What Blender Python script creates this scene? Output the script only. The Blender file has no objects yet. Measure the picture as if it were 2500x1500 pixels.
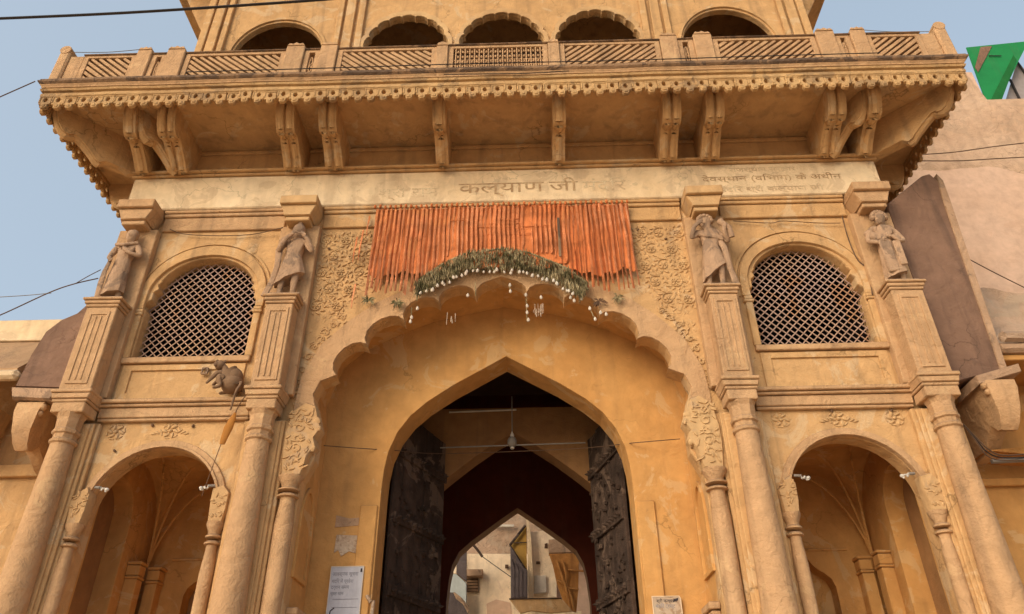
import bpy, bmesh, math, random
from mathutils import Vector, Matrix, noise
from mathutils.geometry import tessellate_polygon

rnd = random.Random(7)
SC = bpy.context.scene
COL = SC.collection

# ---------------------------------------------------------------- camera
F_PX, PITCH, ROLL, YAW = 1820.0, math.radians(32.3), math.radians(-.566), math.radians(-1.252)
CAM = Vector((.386, -10.0, 1.6))
_f = Vector((math.sin(YAW)*math.cos(PITCH), math.cos(YAW)*math.cos(PITCH), math.sin(PITCH)))
_r = Vector((math.cos(YAW), -math.sin(YAW), 0)); _u = _r.cross(_f)
CR = _r*math.cos(ROLL)+_u*math.sin(ROLL); CU = -_r*math.sin(ROLL)+_u*math.cos(ROLL)
cam_data = bpy.data.cameras.new('camera'); cam = bpy.data.objects.new('camera', cam_data); COL.objects.link(cam)
cam_data.sensor_width = 36; cam_data.lens = 36*F_PX/2500; cam_data.clip_end = 2000; cam_data.clip_start = .05
m = Matrix((CR, CU, -_f)).transposed().to_4x4(); m.translation = CAM
cam.matrix_world = m
SC.camera = cam

# ---------------------------------------------------------------- light
SUN_EL, SUN_AZ = 25, 218       # azimuth clockwise from +Y; a veiled sun stands low in front of the gate, to the left
w = bpy.data.worlds.new('World'); SC.world = w; w.use_nodes = True
nt = w.node_tree; bg = nt.nodes['Background']
sky = nt.nodes.new('ShaderNodeTexSky'); sky.sky_type = 'NISHITA'; sky.sun_disc = False
sky.sun_elevation = math.radians(SUN_EL); sky.sun_rotation = math.radians(SUN_AZ)
sky.air_density = 1.0; sky.dust_density = 8.0; sky.ozone_density = 1.0; sky.altitude = 100
hz = nt.nodes.new('ShaderNodeMix'); hz.data_type = 'RGBA'; hz.inputs[0].default_value = .5      # thin even high haze over the clear sky
nt.links.new(sky.outputs[0], hz.inputs[6]); hz.inputs[7].default_value = (2.6, 3.1, 3.45, 1)
nt.links.new(hz.outputs[2], bg.inputs[0]); bg.inputs[1].default_value = .15
sl = bpy.data.lights.new('sun', 'SUN'); sl.energy = .72; sl.angle = math.radians(45); sl.color = (1, .86, .66)
so = bpy.data.objects.new('sun', sl); COL.objects.link(so)
a = math.radians(SUN_AZ); e = math.radians(SUN_EL)
so.rotation_euler = Vector((math.sin(a)*math.cos(e), math.cos(a)*math.cos(e), math.sin(e))).to_track_quat('Z', 'Y').to_euler()
vs = SC.view_settings
SC.display_settings.display_device = 'sRGB'
vs.view_transform = 'Standard'; vs.look = 'None'; vs.gamma = 1; vs.exposure = .75; vs.use_curve_mapping = False
SC.cycles.max_bounces = 8; SC.cycles.diffuse_bounces = 6
SC.cycles.use_denoising = True

# ---------------------------------------------------------------- materials
def material(name, base, alt=None, dirt=(.12, .08, .055), mottle=.25, streak=.3, patch=None, patch_amt=.0,
             crack=.0, bump=.3, fine=34., rough=.92, ledge=.5, scale=1., spec=.2, dim=.68):
    mt = bpy.data.materials.new(name); mt.use_nodes = True
    N, L = mt.node_tree.nodes, mt.node_tree.links
    b = N['Principled BSDF']; b.inputs['Roughness'].default_value = rough
    b.inputs['Specular IOR Level'].default_value = spec
    geo = N.new('ShaderNodeNewGeometry'); P = geo.outputs['Position']
    def noi(sc, det=5, dist=0., vec=None, ro=.55):
        n = N.new('ShaderNodeTexNoise'); n.inputs['Scale'].default_value = sc*scale; n.inputs['Detail'].default_value = det
        n.inputs['Distortion'].default_value = dist; n.inputs['Roughness'].default_value = ro
        L.new(vec or P, n.inputs['Vector']); return n.outputs['Fac']
    def ramp(fac, a0, a1, v0=0., v1=1.):
        r = N.new('ShaderNodeMapRange'); r.inputs[1].default_value = a0; r.inputs[2].default_value = a1
        r.inputs[3].default_value = v0; r.inputs[4].default_value = v1; L.new(fac, r.inputs[0]); return r.outputs[0]
    def mix(fac, c1, c2, mode='MIX'):
        x = N.new('ShaderNodeMix'); x.data_type = 'RGBA'; x.blend_type = mode
        for i, c in ((6, c1), (7, c2)):
            if isinstance(c, tuple): x.inputs[i].default_value = (*c, 1)
            else: L.new(c, x.inputs[i])
        if isinstance(fac, float): x.inputs[0].default_value = fac
        else: L.new(fac, x.inputs[0])
        return x.outputs[2]
    def mul(a1, b1):
        x = N.new('ShaderNodeMath'); x.operation = 'MULTIPLY'
        for i, c in enumerate((a1, b1)):
            if isinstance(c, float): x.inputs[i].default_value = c
            else: L.new(c, x.inputs[i])
        return x.outputs[0]
    base = tuple(c*dim for c in base); alt = tuple(c*dim for c in alt) if alt else None; patch = tuple(c*dim for c in patch) if patch else None
    alt = alt or tuple(c*.82 for c in base)
    col = mix(ramp(noi(.55, 6, .4), .38, .64), base, alt)
    col = mix(1., col, mix(ramp(noi(4.5, 7, .2), .3, .72), tuple([1-mottle*.55]*3), tuple([1+mottle*.35]*3)), 'MULTIPLY')
    if patch:
        pf = mul(ramp(noi(1.5, 9, 1.2, ro=.65), .60-patch_amt*.2, .63-patch_amt*.2), float(min(1, .35+patch_amt)))
        col = mix(pf, col, patch)
    if streak:
        mp = N.new('ShaderNodeMapping'); mp.inputs['Scale'].default_value = (3.2, 3.2, .28); L.new(P, mp.inputs[0])
        sf = mul(ramp(noi(1.3, 6, .5, mp.outputs[0]), .52, .78), float(streak))
        col = mix(sf, col, dirt)
    if streak:   # sparse soot specks and chips
        sf2 = mul(ramp(noi(9, 4, .3), .70, .76), .55*min(1., streak*1.6))
        col = mix(sf2, col, dirt)
    h = noi(fine, 5)
    if crack:
        wv = N.new('ShaderNodeVectorMath'); wv.operation = 'ADD'
        nn = N.new('ShaderNodeTexNoise'); nn.inputs['Scale'].default_value = 2.2; nn.inputs['Detail'].default_value = 6; L.new(P, nn.inputs['Vector'])
        L.new(P, wv.inputs[0]); L.new(nn.outputs['Color'], wv.inputs[1])
        v = N.new('ShaderNodeTexVoronoi'); v.feature = 'DISTANCE_TO_EDGE'; v.inputs['Scale'].default_value = .8*scale; L.new(wv.outputs[0], v.inputs['Vector'])
        cf = mul(mul(ramp(v.outputs['Distance'], .0, .012, 1., 0.), ramp(noi(.8, 3), .5, .6)), float(crack))
        col = mix(cf, col, tuple(c*.3 for c in base))
    if ledge:
        sx = N.new('ShaderNodeSeparateXYZ'); L.new(geo.outputs['Normal'], sx.inputs[0])
        lf = mul(ramp(sx.outputs[2], .35, .8), float(ledge))
        col = mix(lf, col, dirt)
    L.new(col, b.inputs['Base Color'])
    bm1 = N.new('ShaderNodeBump'); bm1.inputs['Strength'].default_value = bump; bm1.inputs['Distance'].default_value = .02
    L.new(h, bm1.inputs['Height'])
    bm2 = N.new('ShaderNodeBump'); bm2.inputs['Strength'].default_value = min(1, bump*1.6); bm2.inputs['Distance'].default_value = .05
    L.new(noi(4.2, 7, .6), bm2.inputs['Height']); L.new(bm1.outputs[0], bm2.inputs['Normal'])
    L.new(bm2.outputs[0], b.inputs['Normal'])
    return mt

OCH, TAN = (.82, .505, .235), (.74, .465, .25)
M = dict(
    ochre=material('ochre_plaster', OCH, (.76, .46, .21), patch=(.84, .62, .38), patch_amt=.2, crack=.7, streak=.5, bump=.5),
    tan=material('pinkish_tan_plaster', TAN, (.69, .42, .22), patch=(.80, .53, .28), patch_amt=.12, crack=.4, streak=.5, bump=.6),
    frieze=material('pale_cream_plaster', (.96, .76, .50), (.88, .65, .39), patch=(.70, .52, .33), patch_amt=.3, crack=.5, streak=.35, bump=.45, dirt=(.25, .16, .10), dim=.8),
    recess=material('orange_plaster', (.80, .44, .155), (.72, .37, .12), patch=(.82, .55, .28), patch_amt=.2, crack=.5, streak=.25),
    relief=material('carved_stucco', (.82, .54, .27), (.72, .44, .21), patch=(.62, .43, .27), patch_amt=.15, streak=.3, bump=.35),
    coping=material('weathered_coping', (.50, .31, .175), (.30, .185, .11), dirt=(.045, .035, .03), streak=.85, patch=(.14, .095, .07), patch_amt=.45, bump=.7),
    trim=material('yellow_trim_plaster', (.78, .50, .23), (.64, .39, .18), streak=.4, bump=.6, patch=(.3, .2, .12), patch_amt=.2),
    stone=material('weathered_beige_stone', (.66, .43, .27), (.54, .345, .215), streak=.45, patch=(.22, .16, .12), patch_amt=.2, bump=.8),
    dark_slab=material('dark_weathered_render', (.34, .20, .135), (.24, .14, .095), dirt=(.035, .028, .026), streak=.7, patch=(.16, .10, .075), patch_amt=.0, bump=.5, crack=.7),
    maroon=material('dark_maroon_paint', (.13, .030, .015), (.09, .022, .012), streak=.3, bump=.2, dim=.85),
    dark=material('shade_dark_plaster', (.15, .085, .05), (.10, .055, .035), streak=.3, dim=.85),  # the shade of rooms and recesses is put into this dark colour
    inner=material('brown_interior_plaster', (.48, .26, .11), (.40, .21, .09), streak=.4),
    wood=material('old_dark_wood', (.10, .065, .048), (.05, .032, .024), dirt=(.02, .013, .011), streak=.7, patch=(.24, .165, .12), patch_amt=.2, bump=1., fine=50, mottle=.8, dim=0.8),
    lattice=material('pink_beige_lattice', (.50, .35, .30), (.52, .33, .21), streak=.3, patch=(.5, .25, .11), patch_amt=.25, ledge=0., dim=0.8),
    orange=material('orange_marigold', (.72, .225, .08), (.70, .31, .16), dirt=(.35, .10, .04), streak=.3, mottle=.6, ledge=0., bump=.8, fine=60, patch=(.72, .28, .10), patch_amt=.2, dim=.85),
    orange_cloth=material('orange_cloth', (.70, .22, .075), (.64, .20, .065), dirt=(.35, .1, .03), streak=.3, mottle=.5, ledge=0., bump=.5, dim=.85),
    leaf=material('dry_green_leaves', (.14, .12, .05), (.60, .48, .27), dirt=(.03, .025, .012), streak=.5, mottle=1., ledge=0., scale=14, dim=.85),
    white=material('white_petals', (.72, .66, .56), (.62, .52, .42), streak=0, ledge=0, bump=.2, dim=.85),
    notice=material('bluish_white_board', (.52, .53, .60), (.46, .46, .52), streak=.25, ledge=0, bump=.1, rough=.6, dim=.85),
    paper=material('old_cream_paper', (.60, .48, .36), (.52, .38, .27), streak=.3, ledge=0, bump=.3, patch=(.35, .22, .13), patch_amt=.3, scale=4, dim=.85),
    ink=material('dark_ink', (.06, .05, .055), streak=0, ledge=0, bump=0, dim=.85),
    faded_ink=material('faded_brown_paint', (.50, .31, .16), (.84, .60, .35), streak=0, ledge=0, bump=0, scale=9, mottle=.6),
    pale_ink=material('faint_grey_paint', (.80, .58, .36), (1.0, .80, .52), streak=0, ledge=0, bump=0, scale=10, mottle=.6),
    grey_ink=material('faint_print', (.30, .29, .33), (.4, .4, .45), streak=0, ledge=0, bump=0, scale=12),
    wire=material('black_wire', (.035, .028, .025), streak=0, ledge=0, bump=0, rough=.6, dim=.85),
    brown_wire=material('brown_wire', (.20, .12, .075), streak=0, ledge=0, bump=0, rough=.7),
    metal=material('dull_metal', (.3, .27, .24), streak=.3, ledge=0, bump=.1, rough=.5, dim=.85),
    bulb=material('milky_white_glass', (.75, .70, .62), streak=0, ledge=0, bump=0, rough=.3, dim=.85),
    pink=material('pink_beige_wash', (.90, .62, .45), (.84, .56, .39), streak=.12, crack=.2, patch=(.80, .52, .36), patch_amt=.05, bump=.2),
    rubble=material('bare_rubble_plaster', (.72, .50, .35), (.58, .40, .27), streak=.4, crack=.8, patch=(.60, .45, .32), patch_amt=.4, bump=1.),
    green=material('bright_green_sheet', (.015, .26, .07), (.012, .20, .055), streak=.3, ledge=0, bump=.1, rough=.55, mottle=.12, dim=.85),
    grey_sheet=material('pale_grey_sheet', (.42, .37, .36), streak=.2, ledge=0, bump=.1, dim=.85),
    cream=material('cream_wash', (.92, .76, .55), (.88, .68, .47), streak=.25, crack=.4, patch=(.68, .50, .38), patch_amt=.1, dim=0.9),
    blue=material('pale_blue_wash', (.52, .56, .55), (.45, .50, .49), streak=.3, dim=.85),
    yellow=material('yellow_ochre_wash', (.66, .40, .10), (.58, .34, .08), streak=.25, crack=.5),
    tarp=material('rust_orange_tarp', (.78, .38, .11), (.66, .29, .08), streak=.6, dirt=(.15, .05, .02), bump=1.),
    grey_board=material('grey_weathered_boards', (.20, .16, .155), (.13, .10, .10), streak=.7, bump=.8),
    ground=material('dusty_ground', (.62, .45, .29), (.54, .38, .24), streak=0, ledge=0, dim=.9),
    clay=material('dull_brown_fur', (.36, .22, .125), (.22, .13, .08), streak=.4),
    twig=material('dry_brown_stalks', (.20, .115, .07), (.28, .17, .10), streak=.4),
    pouch=material('orange_pouch_cloth', (.56, .24, .05), (.48, .19, .04), streak=.4, ledge=0),
    dark_void=material('unlit_plaster', (.012, .007, .008), streak=0, ledge=0),  # near black: the darkness of unlit rooms and holes is put into the colour
)

# ---------------------------------------------------------------- mesh helpers
def xz(u, v, d): return (u, d, v)            # plate facing -Y: u=X, v=Z, d=Y
def offset(poly, c):
    n = len(poly); area = sum(poly[i][0]*poly[(i+1) % n][1]-poly[(i+1) % n][0]*poly[i][1] for i in range(n))
    s = 1 if area > 0 else -1; out = []
    for i in range(n):
        p0, p1, p2 = Vector(poly[i-1]), Vector(poly[i]), Vector(poly[(i+1) % n])
        d1 = (p1-p0); d2 = (p2-p1)
        if d1.length < 1e-7 or d2.length < 1e-7: out.append(tuple(p1)); continue
        d1.normalize(); d2.normalize()
        n1 = Vector((-d1.y, d1.x))*s; n2 = Vector((-d2.y, d2.x))*s
        b = n1+n2; k = max(.35, b.length_squared/2) if b.length > 1e-6 else 1
        out.append(tuple(p1+b*(c/ max(.7, b.length_squared/1.0)) if b.length > 1e-6 else p1+n1*c))
    return out

class MB:
    def __init__(s): s.v = []; s.f = []
    def add(s, vs, fs):
        o = len(s.v); s.v += [tuple(p) for p in vs]; s.f += [tuple(i+o for i in f) for f in fs]
    def box(s, x0, x1, y0, y1, z0, z1, c=.012, tr=None):
        if x0 > x1: x0, x1 = x1, x0
        if y0 > y1: y0, y1 = y1, y0
        c = min(c, (x1-x0)*.4, (y1-y0)*.4, (z1-z0)*.4)
        X, Y, Z = (x0, x1), (y0, y1), (z0, z1); vs = []; idx = {}
        for i in (0, 1):
            for j in (0, 1):
                for k in (0, 1):
                    sx, sy, sz = (c if i == 0 else -c), (c if j == 0 else -c), (c if k == 0 else -c)
                    for ax, p in enumerate(((X[i], Y[j]+sy, Z[k]+sz), (X[i]+sx, Y[j], Z[k]+sz), (X[i]+sx, Y[j]+sy, Z[k]))):
                        idx[i, j, k, ax] = len(vs); vs.append(p)
        fs = []
        q = ((0, 0), (1, 0), (1, 1), (0, 1))
        for i in (0, 1): fs.append([idx[i, a1, b1, 0] for a1, b1 in (q if i else q[::-1])])
        for j in (0, 1): fs.append([idx[a1, j, b1, 1] for a1, b1 in (q[::-1] if j else q)])
        for k in (0, 1): fs.append([idx[a1, b1, k, 2] for a1, b1 in (q if k else q[::-1])])
        for j in (0, 1):
            for k in (0, 1): fs.append([idx[0, j, k, 1], idx[1, j, k, 1], idx[1, j, k, 2], idx[0, j, k, 2]])
        for i in (0, 1):
            for k in (0, 1): fs.append([idx[i, 0, k, 0], idx[i, 1, k, 0], idx[i, 1, k, 2], idx[i, 0, k, 2]])
        for i in (0, 1):
            for j in (0, 1): fs.append([idx[i, j, 0, 0], idx[i, j, 1, 0], idx[i, j, 1, 1], idx[i, j, 0, 1]])
        for i in (0, 1):
            for j in (0, 1):
                for k in (0, 1): fs.append([idx[i, j, k, 0], idx[i, j, k, 1], idx[i, j, k, 2]])
        if tr: vs = [tr(Vector(p)) for p in vs]
        s.add(vs, fs); return s
    def plate(s, outer, holes, d0, d1, c=.0, mp=xz, caps=(1, 1)):
        loops = [list(outer)]+[list(h) for h in holes]
        sg = 1 if d1 > d0 else -1
        if c:
            ins = [offset(loops[0], c)]+[offset(h, -c) for h in loops[1:]]
            rings = [(ins, d0), (loops, d0+sg*c), (loops, d1)]
        else: rings = [(loops, d0), (loops, d1)]
        base = []
        for ls, d in rings:
            bs = []
            for l in ls:
                bs.append(len(s.v)); s.v += [mp(p[0], p[1], d) for p in l]
            base.append(bs)
        for r in range(len(rings)-1):
            for li, l in enumerate(loops):
                n = len(l); a0, b0 = base[r][li], base[r+1][li]
                for i in range(n): s.f.append((a0+i, a0+(i+1) % n, b0+(i+1) % n, b0+i))
        for cap, r in ((caps[0], 0), (caps[1], len(rings)-1)):
            if not cap: continue
            ls, d = rings[r]
            tri = tessellate_polygon([[Vector((p[0], p[1], 0)) for p in l] for l in ls])
            flat = [base[r][li]+i for li, l in enumerate(ls) for i in range(len(l))]
            for t in tri: s.f.append(tuple(flat[i] for i in t))
        return s
    def lathe(s, prof, cx, cy, seg=20, sq=1., oct_=0.):
        o = len(s.v)
        for r, z in prof:
            for i in range(seg):
                t = 2*math.pi*(i+.5)/seg; s.v.append((cx+r*math.cos(t), cy+r*sq*math.sin(t), z))
        for j in range(len(prof)-1):
            for i in range(seg):
                a0 = o+j*seg+i; b0 = o+j*seg+(i+1) % seg; s.f.append((a0, b0, b0+seg, a0+seg))
        s.f.append(tuple(o+i for i in range(seg))[::-1]); s.f.append(tuple(o+(len(prof)-1)*seg+i for i in range(seg)))
        return s
    def tube(s, pts, r, seg=6, flat=1.):
        pts = [Vector(p) for p in pts]; n = len(pts); o = len(s.v)
        rr = r if isinstance(r, (list, tuple)) else [r]*n
        for i, p in enumerate(pts):
            t = (pts[min(i+1, n-1)]-pts[max(i-1, 0)]).normalized()
            up = Vector((0, -1, 0)) if abs(t.y) < .9 else Vector((0, 0, 1))
            x = t.cross(up).normalized(); y = x.cross(t).normalized()
            for k in range(seg):
                th = 2*math.pi*k/seg; s.v.append(tuple(p+x*rr[i]*math.cos(th)+y*rr[i]*flat*math.sin(th)))
        for i in range(n-1):
            for k in range(seg): s.f.append((o+i*seg+k, o+i*seg+(k+1) % seg, o+(i+1)*seg+(k+1) % seg, o+(i+1)*seg+k))
        s.f.append(tuple(o+k for k in range(seg))[::-1]); s.f.append(tuple(o+(n-1)*seg+k for k in range(seg)))
        return s
    def blob(s, c, rx, ry, rz, ang=0, seg=8, rings=5):
        o = len(s.v); c = Vector(c); R = Matrix.Rotation(ang, 3, 'Y')
        pts = [(0, 0, rz)]
        for j in range(1, rings):
            ph = math.pi*j/rings
            for i in range(seg):
                t = 2*math.pi*i/seg; pts.append((rx*math.sin(ph)*math.cos(t), ry*math.sin(ph)*math.sin(t), rz*math.cos(ph)))
        pts.append((0, 0, -rz)); s.v += [tuple(c+R @ Vector(p)) for p in pts]
        for i in range(seg): s.f.append((o, o+1+i, o+1+(i+1) % seg))
        for j in range(rings-2):
            for i in range(seg):
                a0 = o+1+j*seg+i; b0 = o+1+j*seg+(i+1) % seg; s.f.append((a0, a0+seg, b0+seg, b0))
        l = len(s.v)-1
        for i in range(seg): s.f.append((l, l-seg+(i+1) % seg, l-seg+i))
        return s
    def mesh(s, name, mat, smooth=False, wob=.007):
        me = bpy.data.meshes.new(name)
        vs = s.v
        if wob: vs = [tuple(Vector(p)+noise.noise_vector(Vector(p)*1.1)*wob+noise.noise_vector(Vector(p)*5)*wob*.35) for p in vs]
        me.from_pydata(vs, [], s.f); me.materials.append(M[mat] if isinstance(mat, str) else mat)
        bm = bmesh.new(); bm.from_mesh(me); bmesh.ops.recalc_face_normals(bm, faces=bm.faces); bm.to_mesh(me); bm.free()
        if smooth:
            me.polygons.foreach_set('use_smooth', [True]*len(me.polygons))
            try: me.set_sharp_from_angle(angle=math.radians(38))
            except Exception: pass
        me.update(); return me
    def build(s, name, mat, parent=None, smooth=False, wob=.007, **props):
        o = bpy.data.objects.new(name, s.mesh(name, mat, smooth, wob)); COL.objects.link(o)
        if parent:
            o.parent = parent
            if parent.type == 'EMPTY': o.location = -parent.location   # meshes are modelled in world coordinates
        for k, v in props.items(): o[k] = v
        return o
def empty(name, label, cat, loc=(0, 0, 0), group=None):
    o = bpy.data.objects.new(name, None); COL.objects.link(o); o.location = loc; o.empty_display_size = .3
    o['label'] = label; o['category'] = cat
    if group: o['group'] = group
    return o
def inst(name, me, parent, loc=(0, 0, 0), rot=(0, 0, 0), sc=(1, 1, 1)):
    o = bpy.data.objects.new(name, me); COL.objects.link(o); o.parent = parent
    o.location = Vector(loc)-(parent.location if parent.type == 'EMPTY' else Vector()); o.rotation_euler = rot; o.scale = sc; return o
def at(x, y, Y):                              # the point of the plane Y = const that the photo shows at pixel x, y
    d = _f+CR*((x-1250)/F_PX)-CU*((y-750)/F_PX); return CAM+d*((Y-CAM.y)/d.y)
def at2(x, y, Y): p = at(x, y, Y); return (p.x, p.z)
def arc(cx, cz, rx, rz, a0, a1, n): return [(cx+rx*math.cos(math.radians(a0+(a1-a0)*i/n)), cz+rz*math.sin(math.radians(a0+(a1-a0)*i/n))) for i in range(n+1)]
def lobes(pts, bulge, n=6):
    """polyline through cusps joined by outward arcs; bulge = ratio per span"""
    out = []
    for i in range(len(pts)-1):
        p, q = Vector(pts[i]), Vector(pts[i+1]); b = bulge[i] if isinstance(bulge, (list, tuple)) else bulge
        d = q-p; L = d.length; nrm = Vector((-d.y, d.x)).normalized()
        for k in range(n):
            t = k/n; th = math.pi*t
            out.append(tuple(p+d*(.5-.5*math.cos(th))+nrm*(L*b*math.sin(th))))
    out.append(tuple(pts[-1])); return out
def mirror(poly, s, cx=0): return [(cx+(p[0]-cx)*s, p[1]) for p in poly]

# ---------------------------------------------------------------- ground
MB().plate([(-400, -400), (400, -400), (400, 400), (-400, 400)], [], 0, -.5, mp=lambda u, v, d: (u, v, d)).build('ground', 'ground', wob=0, kind='structure')

# ================================================================ GATEHOUSE
G = empty('gatehouse', 'tall ochre plastered gateway with scalloped main arch, balcony and twin latticed windows', 'gatehouse')
CX = .04
# --- outlines (right half, then mirrored)
cusps = [(.41, 8.18), (1.0, 8.04), (1.53, 7.71), (2.08, 7.28), (2.49, 6.76), (2.79, 6.3)]
half = lobes([(.41, 8.18), (1.0, 8.04), (1.53, 7.71), (2.08, 7.28), (2.49, 6.76)], [-.35, -.33, -.34, -.36][::1], 7)
half = lobes(cusps[:5][::-1], -.36, 7)                        # from the side up to the crown, bulging outwards
R_side = [(2.80, -.2), (2.80, 5.15), (2.66, 5.45), (2.66, 5.8), (2.72, 6.15), (2.80, 6.45), (2.72, 6.66)]
crown = lobes([(.41, 8.18), (-.41, 8.18)], -.34, 10)
crown = [(x*1., z if abs(x) > .04 else z+.03) for x, z in crown]
L_half = [(-x, z) for x, z in half][::-1]
scallop = R_side+half[:-1]+crown+L_half[1:]+[(-x, z) for x, z in R_side][::-1]
def arch_hole(cx, hw, zs, rise, zb, n=20, p=1.0):
    return [(cx+hw, zb)]+[(cx+hw*math.cos(math.pi*i/n), zs+rise*(math.sin(math.pi*i/n)**p)) for i in range(n+1)]+[(cx-hw, zb)]
LA = {s: arch_hole(s*4.82, .91, 4.72, .92, -.2) for s in (-1, 1)}
def win_outline(cx, g=0):                                     # the broad window arch with its two corbels
    hw = .88+g
    R = [(hw, 7.14-g), (hw, 8.02)]
    if not g: R += [(.90, 8.06), (.955, 8.02), (.93, 8.14), (.83, 8.22), (.83, 8.36), (.76, 8.42), (.79, 8.5), (.72, 8.58)]
    arcp = [(x, z) for x, z in arc(0, 8.28, hw-.06 if not g else hw, .74+g, 24 if not g else 0, 90, 9)]
    R = R+arcp; return [(cx+x, z) for x, z in R]+[(cx-x, z) for x, z in R[::-1][1:]]
WIN = {s: win_outline(s*4.85) for s in (-1, 1)}
wall = MB().plate([(-6.5, -.3), (6.5, -.3), (6.5, 10.95), (-6.5, 10.95)], [scallop, LA[-1], LA[1], WIN[-1], WIN[1]], 0, .26, c=.02)
wall.build('front_wall', 'ochre', G, wob=.004)
# recess behind the scalloped screen
rec_half = [(2.80, -.2), (2.80, 6.3), (2.86, 6.7), (2.66, 7.38), (2.3, 7.72), (1.75, 8.02), (1.15, 8.27), (.5, 8.42), (0, 8.52)]
rec = rec_half+[(-x, z) for x, z in rec_half[:-1][::-1]]
MB().plate([(-3.3, -.3), (3.3, -.3), (3.3, 9.4), (-3.3, 9.4)], [rec], .264, .96).build('recess_vault', 'recess', G, wob=.003)
pt_half = [(1.90, -.2), (1.90, 5.30), (1.885, 5.62), (1.84, 5.92), (1.72, 6.24), (1.53, 6.52), (1.27, 6.76), (.86, 7.05), (.42, 7.31), (0, 7.56)]
ptd = [(CX+x, z) for x, z in pt_half]+[(CX-x, z) for x, z in pt_half[:-1][::-1]]
MB().plate([(-3.2, -.3), (3.2, -.3), (3.2, 9.3), (-3.2, 9.3)], [ptd], .964, 1.52, c=.012).build('inner_gate_wall', 'recess', G, wob=.004)
# raised plain band round the scallops
band_o = [(x*1.0+(.10 if x > 0 else -.10)*min(1, abs(x)/1.2), z+.22*min(1, max(0, (z-6)/1.6))) for x, z in scallop]
bo = [(3.0, 5.55), (3.06, 6.3), (3.02, 6.75), (2.80, 7.28), (2.42, 7.70), (2.0, 8.05), (1.5, 8.3), (.9, 8.50), (.35, 8.62), (0, 8.66)]
outer = bo+[(-x, z) for x, z in bo[:-1][::-1]]
inner_b = [p for p in scallop if p[1] > 5.5]
band = MB()
band.plate(outer[:]+[(-x, z) for x, z in [(2.66, 5.5)]]+[p for p in scallop[::-1] if p[1] > 5.5]+[(2.66, 5.5)], [], -.035, .0, c=.012)
band.build('scallop_band', 'tan', G, wob=.003)
# raised jamb strips beside the pointed arch
for s in (-1, 1):
    MB().box(CX+s*1.93, CX+s*2.19, .925, .97, 0, 5.07).build('jamb_strip', 'recess', G)

# --- stucco relief of the spandrels (carved flowers, leaves, creepers)
def in_spandrel(x, z):
    ax = abs(x)
    if ax < .3 or ax > 3.06 or z > 9.5 or z < 6.0: return False
    lim = [(3.14, 6.2), (3.12, 6.8), (2.92, 7.38), (2.5, 7.86), (2.05, 8.2), (1.5, 8.45), (.9, 8.65), (.0, 8.8)]
    for (x0, z0), (x1, z1) in zip(lim, lim[1:]):
        if x1 <= ax <= x0: return z > z0+(z1-z0)*(x0-ax)/(x0-x1)+.06
    return False
for s in (-1, 1):
    rl = MB(); r2 = random.Random(30+s)
    n = 0
    while n < 380:
        x, z = r2.uniform(.9, 3.1), r2.uniform(7.4, 9.52)
        if not in_spandrel(x, z) or (x < 1.6): n += .2; continue
        n += 1; a0 = r2.uniform(0, 6.28); k = r2.uniform(.6, 1.25)
        rl.blob((s*x, .004, z), .019*k, .017*r2.uniform(.5, 1.2), .044*k, a0, 6, 4)
    cents = []                                                # rows of scrolls, each with a blossom in its eye
    for a1 in range(5):
        for b1 in range(6):
            x, z = 1.72+a1*.31+(.15 if b1 % 2 else 0), 9.33-b1*.33
            if all(in_spandrel(x+dx, z+dz) for dx, dz in ((-.13, -.1), (.1, .1), (0, -.13))): cents.append((x, z, (a1+b1) % 2))
    for x, z, od in cents:
        R_ = .145; dr = 1 if od else -1
        for j in range(6):
            t = j*math.pi/3; rl.blob((s*x+.042*math.cos(t), -.006, z+.042*math.sin(t)), .017, .02, .03, math.pi/2-t, 6, 4)
        rl.blob((s*x, -.014, z), .018, .02, .018, 0, 7, 4)
        for j in range(9):
            t = j*.62; rl.blob((s*(x+(R_+.0)*math.cos(dr*t)), -.003, z+R_*math.sin(dr*t)), .018, .022, .042, -s*dr*t+.8*s*dr, 6, 4)
    path = [(2.98, 6.35), (3.07, 6.7), (2.93, 7.2), (2.78, 7.48), (2.52, 7.78)]
    vine = MB()
    for i in range(10):                                       # scrolls of the creeper down the side
        t = i/9*(len(path)-1); j = min(int(t), len(path)-2); f = t-j
        px, pz = path[j][0]*(1-f)+path[j+1][0]*f, path[j][1]*(1-f)+path[j+1][1]*f
        sg = 1 if i % 2 else -1; rr0 = r2.uniform(.055, .085)
        vine.tube([(s*(px+.0), -.004, pz)]+[(s*(px+sg*rr0*(1-k/16)*math.cos(k*.5)), -.008, pz+rr0*(1-k/16)*math.sin(k*.5)) for k in range(14)], .013, 5)
        for k in range(4): vine.blob((s*(px+r2.uniform(-.09, .09)), -.005, pz+r2.uniform(-.09, .09)), .018, .02, .042, r2.uniform(0, 6), 6, 4)
    for x, z, od in cents:
        rr0 = .125; a0 = 1.0; dr = (1 if od else -1)*s
        vine.tube([(s*x+rr0*(1-k/22)*math.cos(a0+dr*k*.42), -.012, z+rr0*(1-k/22)*math.sin(a0+dr*k*.42)) for k in range(15)], .010, 5)
    rl.build('spandrel_relief', 'relief', G, True, kind='stuff'); vine.build('creeper_relief', 'relief', G, True, kind='stuff')

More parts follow.
